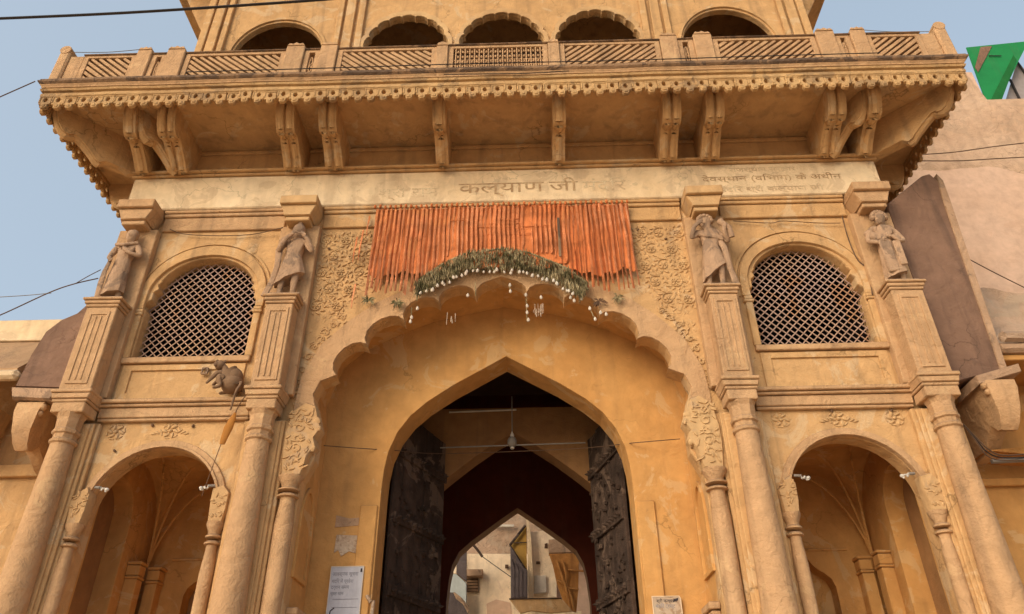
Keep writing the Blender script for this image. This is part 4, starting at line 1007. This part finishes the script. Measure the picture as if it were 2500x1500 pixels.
# ================================================================ NOTICES
def board(name, label, cat, corners, y, mat, frame=None, th=.02):
    o = MB().plate(corners, [], y-th, y, c=.004).build(name, mat, None, wob=.002); o['label'] = label; o['category'] = cat
    if frame:
        ins = offset(corners, .018)
        MB().plate(corners, [ins], y-th-.008, y-th+.002).build('rim', frame, o, wob=0)
    return o
bl = board('notice_board', 'bluish white notice board with faint print on the left jamb', 'notice', [(-2.47, 3.2), (-2.0, 3.2), (-2.0, 4.18), (-2.47, 4.18)], .93, 'notice', 'white')
yb_ = .908
for z, sz, tx, mt in ((4.05, .072, '\u0906\u0935\u0936\u094d\u092f\u0915 \u0938\u0942\u091a\u0928\u093e', 'grey_ink'), (3.95, .07, '\u092e\u0902\u0926\u093f\u0930 \u092e\u0947\u0902 \u092a\u094d\u0930\u0935\u0947\u0936', 'grey_ink'), (3.87, .07, '\u0926\u0930\u094d\u0936\u0928 \u0938\u092e\u092f', 'grey_ink'), (3.79, .06, '\u0938\u0941\u092c\u0939 \u0936\u093e\u092e', 'grey_ink')):
    put_text(tx, -2.44, z, sz, mt, y=yb_, parent=bl, xs=.85)
put_text('PASTE 2 IT 20', -2.33, 3.455, .062, 'ink', y=yb_, parent=bl)
for z in (3.73, 3.62, 3.40): MB().box(-2.40, -2.04, yb_-.002, yb_, z, z+.007, 0).build('printed_rule', 'grey_ink', bl, wob=0)
MB().tube([(-2.36, yb_, 3.62), (-2.41, yb_, 3.58), (-2.42, yb_, 3.5), (-2.44, yb_, 3.44), (-2.38, yb_, 3.38)], .008, 5).build('printed_figure', 'ink', bl)
MB().box(-2.045, -2.02, yb_-.003, yb_, 4.10, 4.15, .001).build('corner_stain', 'ink', bl)
pa = board('torn_poster', 'torn cream poster remnant pasted above the left notice board', 'poster', [(-2.47, 4.38), (-2.46, 4.64), (-2.02, 4.62), (-2.02, 4.42), (-2.08, 4.45), (-2.12, 4.36), (-2.25, 4.40), (-2.36, 4.33), (-2.41, 4.42)], .955, 'paper', th=.006)
o = MB().plate([(-2.50, 4.75), (-2.1, 4.78), (-2.02, 4.9), (-2.3, 4.88), (-2.5, 4.93)], [], .952, .962).build('poster_scrap', 'stone', None); o['label'] = 'brown scrap of an old poster high on the left jamb'; o['category'] = 'poster'
br = board('notice_board', 'small cream notice board with a black corner mark on the right jamb', 'notice', [(2.04, 3.15), (2.44, 3.15), (2.44, 3.68), (2.42, 3.715), (2.04, 3.715)], .93, 'paper', 'cream')
put_text('\u0936\u094d\u0930\u0940 \u0915\u0932\u094d\u092f\u093e\u0923', 2.1, 3.63, .06, 'ink', y=yb_, parent=br)
put_text('\u092e\u0902\u0926\u093f\u0930 \u091f\u094d\u0930\u0938\u094d\u091f', 2.08, 3.56, .065, 'grey_ink', y=yb_, parent=br)
MB().plate([(2.33, 3.63), (2.40, 3.65), (2.41, 3.685), (2.34, 3.67)], [], yb_-.003, yb_).build('corner_mark', 'ink', br)
o = MB().tube([at(896, 1455, .9), at(905, 1470, .86), at(912, 1466, .88), at(908, 1500, .9)], .025, 6).build('paper_roll', 'paper', None, True); o['label'] = 'crumpled pale paper stuck beside the left notice board'; o['category'] = 'paper'

# ================================================================ WIRES
def wire(label, pts, r=.01, mat='wire', seg=5, name='wire', group=None):
    P3 = [Vector(p) for p in pts]; out = []
    n = len(P3)
    for i in range(n-1):
        p0, p1, p2, p3 = P3[max(i-1, 0)], P3[i], P3[i+1], P3[min(i+2, n-1)]
        for k in range(6):
            t = k/6; out.append(.5*((2*p1)+(-p0+p2)*t+(2*p0-5*p1+4*p2-p3)*t*t+(-p0+3*p1-3*p2+p3)*t**3))
    out.append(P3[-1])
    o = MB().tube(out, r, seg).build(name, mat, None, True, 0); o['label'] = label; o['category'] = 'wire'
    return o
wire('thick black cable crossing the sky above the left balcony corner', [at(-60, 48, -3), at(300, 32, -3), at(700, 6, -3), at(900, -10, -3)], .022)
wire('thin wire reaching the left tip of the balcony from below', [at(-40, 255, -1.6), at(0, 237, -1.6), (at(86, 199, -1.55))], .010, 'brown_wire')
wire('dark wire rising to the leftmost statue, lower of two', [at(-60, 790, -.4), at(0, 770, -.4), at(120, 715, -.4), at(180, 694, -.4), at(240, 680, -.3)], .010, 'brown_wire')
wire('thin branch wire rising to the leftmost statue, upper of two', [at(184, 693, -.4), at(215, 675, -.4), at(246, 659, -.3)], .007, 'brown_wire')
wire('faint grey wire low in the left sky', [at(-40, 728, 3), at(60, 722, 3), at(125, 716, 3)], .009, 'metal')
wire('thin wire strung above the left balcony slats', [at(170, 128, -1.3), at(260, 128, -1.3), at(345, 121, -1.3)], .007, 'metal')
wire('thin wire strung above the right balcony slats', [at(2100, 73, -1.3), at(2180, 78, -1.3), at(2290, 77, -1.3)], .006, 'metal')
wire('sagging cord along the wall above the left lattice window', [at(415, 560, -.06), at(450, 572, -.06), at(540, 576, -.06), at(620, 572, -.06), at(690, 556, -.15)], .008, 'brown_wire')
wire('looped cord above the right lattice window', [at(1790, 540, -.06), at(1880, 545, -.06), at(1912, 540, -.06), at(2000, 545, -.06), at(2052, 545, -.06)], .007, 'brown_wire')
wire('hanging cord down the right side of the right window arch', [at(2056, 528, -.06), at(2070, 580, -.06), at(2092, 632, -.06), at(2118, 660, -.07), at(2130, 720, -.08)], .010, 'brown_wire')
wire('thin wire sagging across the pointed arch', [at(786, 1088, .86), at(880, 1095, .86), at(960, 1100, 1.2), at(1090, 1108, 2.4), at(1400, 1096, 2.4), at(1545, 1082, .9), at(1660, 1072, .86)], .007, 'brown_wire')
wire('upper of two wires in front of the pink building', [at(2245, 378, 2), at(2330, 372, 2), at(2430, 358, 2), at(2540, 345, 2)], .012, 'brown_wire')
wire('lower of two wires in front of the pink building', [at(2230, 393, 2), at(2340, 393, 2), at(2430, 388, 2), at(2540, 382, 2)], .012, 'brown_wire')
wire('single slanting wire from the dark slab to the right edge', [at(2342, 620, 1.5), at(2420, 662, 1.5), at(2540, 722, 1.5)], .010, 'brown_wire')
wire('black cable lying along the balcony coping', [(-5.3, -1.57, 11.80), (-3, -1.57, 11.80), (-.5, -1.58, 11.80), (2, -1.57, 11.79), (4.5, -1.57, 11.80), (6.4, -1.57, 11.80)], .009)
wire('short dark cable over the middle balcony fascia', [(-.9, -1.54, 11.60), (-.2, -1.54, 11.58), (.5, -1.54, 11.57), (1.2, -1.54, 11.60)], .008)

# ================================================================ FLANKING BUILDINGS
LB = empty('side_wing', 'low ochre wing with sloping eave at the left edge of the photo', 'building', (-9, 1, 0))
MB().box(-14, -6.56, 1.0, 1.4, 0, 8.35).build('wall', 'ochre', LB)
MB().box(-14, -7.45, .86, 1.0, 8.0, 8.42).build('parapet_band', 'frieze', LB)
ea = lambda u, v, d: (v, d, u)
def eave(x0, x1, ytop, ztop, ylow, zlow, th, mat, par, nm='eave'):
    b = MB(); b.add([(x0, ytop, ztop), (x1, ytop, ztop), (x1, ylow, zlow), (x0, ylow, zlow), (x0, ytop+.02, ztop-th), (x1, ytop+.02, ztop-th), (x1, ylow+.02, zlow-th), (x0, ylow+.02, zlow-th)],
                    [(0, 1, 2, 3), (4, 5, 6, 7), (0, 1, 5, 4), (3, 2, 6, 7), (0, 3, 7, 4), (1, 2, 6, 5)]); return b.build(nm, mat, par, wob=.01)
eave(-14, -7.42, .95, 8.05, -.05, 6.98, .12, 'tan', LB)
MB().box(-14, -7.35, -.12, .05, 6.78, 6.94, .05).build('eave_lip', 'frieze', LB)
MB().box(-14, -6.56, .9, 1.0, 5.6, 5.8).build('moulding', 'ochre', LB)
ar = MB(); ar.tube([(-8.6+.9*math.cos(t*.2), .97, 4.3+1.0*math.sin(t*.2)) for t in range(16)], .05, 6); ar.build('arch_moulding', 'tan', LB, True)
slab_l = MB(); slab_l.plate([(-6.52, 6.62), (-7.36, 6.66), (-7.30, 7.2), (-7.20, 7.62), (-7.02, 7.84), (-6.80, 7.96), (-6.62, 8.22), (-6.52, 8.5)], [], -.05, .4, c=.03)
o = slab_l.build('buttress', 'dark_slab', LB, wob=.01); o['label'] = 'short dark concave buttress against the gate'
bk = MB(); bk.plate([(-6.56, 6.6), (-7.38, 6.64), (-7.30, 6.44), (-6.7, 6.40)], [], -.12, .35, c=.05); bk.build('slab_foot', 'stone', LB)
def wing_bracket(xc, w_, y0, L, par, zt=6.40, mat='tan'):
    b = MB(); P = [(y0, zt), (y0-L, zt), (y0-L-.04, zt-.15), (y0-L, zt-.45), (y0-L+.08, zt-.62), (y0-L+.16, zt-.70), (y0-L+.26, zt-.68), (y0-L+.34, zt-.58), (y0-L+.5, zt-.66), (y0-L+.7, zt-.82), (y0-L+.82, zt-.86), (y0, zt-.86)]
    b.plate(P, [], xc-w_, xc+w_, c=.03, mp=lambda u, v, d: (d, u, v)); b.v = [(xc+(x-xc)*(1.25-.75*min(1, max(0, (zt-z)/.8))), y, z) for x, y, z in b.v]; sd = -1 if xc < 0 else 1; b.blob((xc-sd*w_*1.2, y0-L+.03, zt-.08), .05, .06, .06); b.blob((xc-sd*w_*1.1, y0-L+.03, zt-.18), .045, .05, .05)
    return b.build('bracket', mat, par, True)
wing_bracket(-7.02, .17, .9, .95, LB); wing_bracket(-8.1, .12, .9, 1.0, LB, 6.6, 'ochre')

RB = empty('side_wing', 'low ochre wing with brackets and rubble top at the right edge of the photo', 'building', (9, 1, 0))
MB().box(6.56, 14, 1.0, 1.4, 0, 7.4).build('wall', 'recess', RB)
rb = MB(); nx, nz = 40, 14; vs = []
for i in range(nx+1):
    for j in range(nz+1):
        x = 7.5+6.5*i/nx; z = 7.1+1.5*j/nz+(.25*noise.noise(Vector((x*1.5, 0, 3))) if j == nz else 0)
        vs.append((x, .95-.5*(1-j/nz)+.13*noise.noise(Vector((x*3, 5, z*3)))+.05*noise.noise(Vector((x*9, 5, z*9))), z))
rb.add(vs, [(i*(nz+1)+j, (i+1)*(nz+1)+j, (i+1)*(nz+1)+j+1, i*(nz+1)+j+1) for i in range(nx) for j in range(nz)])
rb.build('rubble_parapet', 'rubble', RB, True)
MB().box(7.5, 14, .0, 1.0, 6.95, 7.12, .05).build('eave_lip', 'stone', RB); MB().box(7.5, 14, .1, 1.0, 6.85, 6.95).build('eave_soffit', 'recess', RB)
MB().tube([(7.6+.5*i, .0+.05*math.sin(i*2), 7.2+.04*math.sin(i*3)) for i in range(12)], .09, 7).build('roll_moulding', 'rubble', RB, True)
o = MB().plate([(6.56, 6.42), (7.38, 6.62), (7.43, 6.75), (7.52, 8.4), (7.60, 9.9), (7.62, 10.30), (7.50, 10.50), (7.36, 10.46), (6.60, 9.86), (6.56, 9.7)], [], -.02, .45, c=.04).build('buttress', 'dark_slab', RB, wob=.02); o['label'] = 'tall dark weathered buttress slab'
MB().plate([(7.36, 6.62), (7.46, 6.64), (7.66, 9.9), (7.67, 10.3), (7.60, 10.46), (7.54, 9.9)], [], -.05, .40, c=.015).build('buttress_edge', 'stone', RB)
MB().plate([(6.84, 6.30), (7.5, 6.48), (7.5, 6.62), (6.84, 6.44)], [], -.25, .4, c=.02).build('slab_foot', 'stone', RB)
wing_bracket(7.12, .18, .9, 1.15, RB, 6.36); wing_bracket(8.6, .16, .9, 1.0, RB, 6.8, 'recess')
MB().box(6.6, 14, .92, 1.0, 5.2, 5.32).build('moulding', 'recess', RB)
MB().tube([(7.9, .96, 0), (7.9, .96, 5.2)], .06, 6).build('drainpipe', 'ochre', RB)
MB().tube([(8.35, .96, 0), (8.35, .96, 5.2)], .05, 6).build('drainpipe', 'recess', RB)
aw = MB(); aw.plate([(0, 0), (.5, -.06), (1.2, -.1), (2.2, -.02), (2.2, .05), (1.2, .0), (.5, .04)], [], 0, .5, mp=lambda u, v, d: (7.0+u, .4+d, 5.55+v)); o = aw.build('cloth_awning', 'tarp', None); o['label'] = 'rust orange cloth awning sagging beside the right column'; o['category'] = 'awning'
for i in range(3):
    P_ = [at(2350, 1035, .1), at(2385, 1070+i*5, .1), at(2410, 1095+i*9, .1), at(2450, 1112+i*6, .2), at(2540, 1105+i*9, .3)]
    wire(['topmost', 'middle', 'lowest'][i]+' cable of the tangle beside the right column', P_, .010, 'wire' if i % 2 else 'brown_wire')
MB().tube([(6.95, .3, 5.35), (8.2, .3, 5.38)], .035, 6).build('awning_bar', 'metal', o)

PB = empty('pink_building', 'tall plain pink washed building with crumbling top at the right', 'building', (13, 5, 0))
tp = [at2(2150, 150, 5), at2(2371, 178, 5), at2(2407, 247, 5), at2(2600, 250, 5)]
MB().plate([(8.6, -.2), (22, -.2), (22, tp[3][1]), tp[2], tp[1], (9.5, tp[1][1]+.3), (8.6, tp[1][1])], [], 5, 5.5).build('wall', 'pink', PB, wob=.02)
pr_ = MB(); vs = []; nx, nz = 40, 14
for i in range(nx+1):
    for j in range(nz+1):
        x = 10+10*i/nx; zl = 14.9+.5*noise.noise(Vector((x*.7, 1, 0))); zt_ = (tp[1][1] if x < tp[1][0] else (tp[2][1] if x > tp[2][0] else tp[1][1]+(tp[2][1]-tp[1][1])*(x-tp[1][0])/(tp[2][0]-tp[1][0])))+.03
        z = zl+(zt_-zl)*j/nz; vs.append((x, 4.97+.04*noise.noise(Vector((x*2, 5, z*2)))-(0 if j else -.1), z))
pr_.add(vs, [(i*(nz+1)+j, (i+1)*(nz+1)+j, (i+1)*(nz+1)+j+1, i*(nz+1)+j+1) for i in range(nx) for j in range(nz)])
pr_.build('crumbling_plaster', material('patched_plaster', (.82, .57, .39), (.74, .49, .32), streak=.3, crack=.9, patch=(.66, .46, .31), patch_amt=.3, bump=.8), PB, True)
GS = empty('green_sheet', 'bright green sheet fixed to a frame on the roof of the pink building', 'sheet', (13, 5.2, 18))
gy = 5.1
MB().plate([at2(2358, 118, gy), at2(2510, 103, gy), at2(2486, 150, gy), at2(2440, 247, gy), at2(2405, 246, gy)], [], gy-.03, gy).build('sheet', 'green', GS, wob=.01)
MB().plate([at2(2392, 118, gy), at2(2420, 116, gy), at2(2386, 180, gy), at2(2378, 168, gy)], [], gy-.05, gy-.034).build('brown_stripe', 'dark_slab', GS)
MB().plate([at2(2472, 138, gy), at2(2480, 150, gy), at2(2444, 247, gy), at2(2418, 246, gy)], [], gy-.045, gy-.034).build('folded_edge', material('dark_green_fold', (.02, .20, .05), ledge=0), GS)
MB().tube([at(2414, 137, gy-.06), at(2444, 137, gy-.06)], .015, 5).build('seam', 'wire', GS)
PS = empty('roof_panel', 'pale grey panel on dark struts behind the green sheet', 'panel', (14, 5.4, 17.5))
gy = 5.35
MB().plate([at2(2484, 148, gy), at2(2600, 300, gy), at2(2440, 300, gy)], [], gy, gy+.03).build('sheet', 'grey_sheet', PS)
MB().tube([at(2466, 195, gy-.05), at(2494, 252, gy-.05)], .035, 6).build('strut', 'wire', PS)
MB().tube([at(2482, 150, gy-.05), at(2520, 205, gy-.05)], .03, 6).build('strut', 'wire', PS)

# ================================================================ STREET BEYOND THE PASSAGE (seen through the far arch)
def zz(a1, b1): return (1080+a1/5.3, 1220+b1/5.3)
def slabz(name, label, cat, pts, Y, mat, th=.3, par=None, **kw):
    P2 = [at2(*zz(*p), Y) for p in pts]
    o = MB().plate(P2, [], Y, Y+th, c=min(.02, th*.3)).build(name, mat, par, wob=kw.get('wob', .02))
    if label: o['label'] = label; o['category'] = cat
    return o
FB = empty('rear_building', 'old building with bare rubble upper wall seen through the far arch', 'building', (0, 18, 0))
slabz('rubble_wall', None, None, [(-600, 2600), (2600, 2600), (2600, 120), (-600, 120)], 18.4, 'rubble', .4, FB)
slabz('cream_wall', None, None, [(300, 2600), (1120, 2600), (1120, 705), (300, 705)], 18.1, 'cream', .25, FB)
slabz('white_beam', None, None, [(640, 352), (925, 356), (925, 322), (690, 322)], 18.2, 'white', .1, FB)
slabz('window_hood', None, None, [(315, 988), (520, 988), (525, 900), (315, 898)], 17.7, 'stone', .35, FB)
wn = slabz('window', None, None, [(312, 1195), (465, 1195), (465, 985), (312, 985)], 18.04, 'wood', .05, FB)
for k in range(5): slabz('shutter_slat', None, None, [(316, 1190-k*40), (461, 1190-k*40), (461, 1160-k*40), (316, 1160-k*40)], 18.0, 'clay', .03, wn, wob=.005)
slabz('plaster_stain', None, None, [(580, 1500), (900, 1480), (880, 1330), (700, 1290), (570, 1350)], 18.08, 'pink', .015, FB)
slabz('lamp_box', None, None, [(812, 880), (856, 880), (856, 838), (812, 838)], 17.95, 'dark', .12, FB)
WT = empty('terrace_house', 'pale peeling house with white pillar right of centre through the far arch', 'house', (2, 16.5, 0))
slabz('peeling_wall', None, None, [(1120, 1270), (1480, 1270), (1480, 380), (1120, 420)], 16.9, 'cream', .3, WT)
slabz('plaster_edge', None, None, [(1185, 1220), (1350, 1205), (1340, 980), (1190, 985)], 16.8, 'white', .08, WT)
slabz('pillar', None, None, [(1105, 1275), (1185, 1275), (1150, 500), (1120, 260), (1090, 260), (1100, 500)], 16.6, 'frieze', .25, WT)
slabz('vent_shade_plate', None, None, [(1212, 835), (1265, 835), (1262, 800), (1215, 800)], 16.87, 'dark', .025, WT)  # both vents are dark plates on the wall, opening's shade put into the colour
slabz('vent_shade_plate', None, None, [(1318, 625), (1360, 625), (1360, 560), (1320, 572)], 16.85, 'dark', .04, WT)
slabz('peach_wall', None, None, [(1380, 2600), (2700, 2600), (2700, 350), (1380, 380)], 17.3, 'pink', .3, WT)
slabz('lintel', None, None, [(1375, 690), (1900, 680), (1900, 480), (1378, 515)], 16.5, 'stone', .5, WT)
slabz('white_bird_mark', None, None, [(1668, 655), (1735, 660), (1720, 630), (1700, 600), (1688, 630)], 16.45, 'white', .03, WT)
slabz('lower_wall', None, None, [(960, 2600), (1800, 2600), (1800, 1440), (1000, 1440)], 16.9, 'frieze', .3, WT)
o = slabz('shop_canopy', 'tan canopy slab above the lane, seen low through the far arch', 'canopy', [(865, 1285), (1540, 1272), (1690, 1450), (1400, 1470), (1150, 1440), (1010, 1470)], 15.4, 'ochre', .12)
slabz('canopy_edge', None, None, [(862, 1290), (1545, 1280), (1545, 1268), (862, 1276)], 15.36, 'wood', .06, o)
o = slabz('ochre_gable', 'yellow ochre gable wall with a dark slanting eave through the far arch', 'gable', [(880, 592), (1070, 345), (1092, 345), (1092, 930), (1060, 890)], 16.7, 'yellow', .15)
MB().tube([at(*zz(1075, 335), 16.6), at(*zz(875, 592), 16.6), ], .05, 5).build('eave_line', 'wood', o)
MB().tube([at(*zz(875, 592), 16.6), at(*zz(1085, 910), 16.6)], .03, 5).build('eave_line', 'wood', o)
MB().tube([at(*zz(910, 562), 16.62), at(*zz(1090, 555), 16.62)], .02, 5).build('wall_joint', 'wood', o)
o = slabz('board_screen', 'tall grey weathered board screen beside the white pillar', 'screen', [(885, 1275), (1100, 1275), (1100, 915), (1050, 880), (880, 600)], 16.3, 'grey_board', .06)
for k in range(4): slabz('board', None, None, [(890+k*52, 1270), (936+k*52, 1270), (936+k*52, 900+k*12), (890+k*52, 760+k*50)], 16.24, 'grey_board', .05, o, wob=.02)
o = slabz('hanging_tarp', 'rust orange tarp hanging in folds on the right through the far arch', 'tarp', [(1385, 700), (1770, 690), (1760, 1180), (1730, 1460), (1680, 1450), (1560, 1300), (1480, 1080), (1430, 860)], 15.9, 'tarp', .05)
for k, (a1, b1, c1, d1) in enumerate(((1480, 790, 1660, 1420), (1560, 800, 1600, 1090), (1600, 1090, 1700, 1440), (1480, 1040, 1620, 1120), (1640, 1150, 1760, 1160), (1620, 910, 1860, 930))):
    MB().tube([at(*zz(a1, b1), 15.85), at(*zz((a1+c1)/2+20, (b1+d1)/2), 15.8), at(*zz(c1, d1), 15.85)], .035, 6).build('fold', 'tarp', o, True)
o = slabz('plank_hoarding', 'dark upright plank hoarding at the left through the far arch', 'hoarding', [(185, 940), (310, 1060), (315, 590), (190, 690)], 16.9, 'grey_board', .1)
o = slabz('blue_wall', 'pale blue washed wall at the left edge of the far arch', 'wall', [(-200, 2600), (310, 2600), (310, 1080), (185, 960), (-200, 960)], 17.4, 'blue', .2)
o = slabz('white_wall', 'narrow white wall strip above the pale blue wall', 'wall', [(-200, 955), (185, 955), (185, 600), (-200, 600)], 17.6, 'cream', .2)
o = slabz('tarpaulin', 'grey brown tarpaulin draped at the lower left of the far arch', 'tarpaulin', [(-200, 2600), (330, 2600), (330, 1440), (240, 1290), (165, 1205), (-200, 1195)], 15.6, 'grey_board', .2)
for k in range(4): MB().tube([at(*zz(150+k*10, 1210+k*22), 15.5), at(*zz(230+k*14, 1270+k*24), 15.45), at(*zz(340, 1390+k*26), 15.5)], .03, 6).build('pleat', 'stone', o, True)
wire('dark slanting pole in the upper left of the far arch', [at(*zz(350, 540), 17.0), at(*zz(430, 620), 17.0), at(*zz(520, 740), 17.0)], .05, 'wood', name='slanting_pole')
wire('thin cable crossing the cream wall beyond the passage', [at(*zz(520, 740), 17.0), at(*zz(700, 870), 17.0), at(*zz(885, 1000), 16.5)], .014, 'wire')
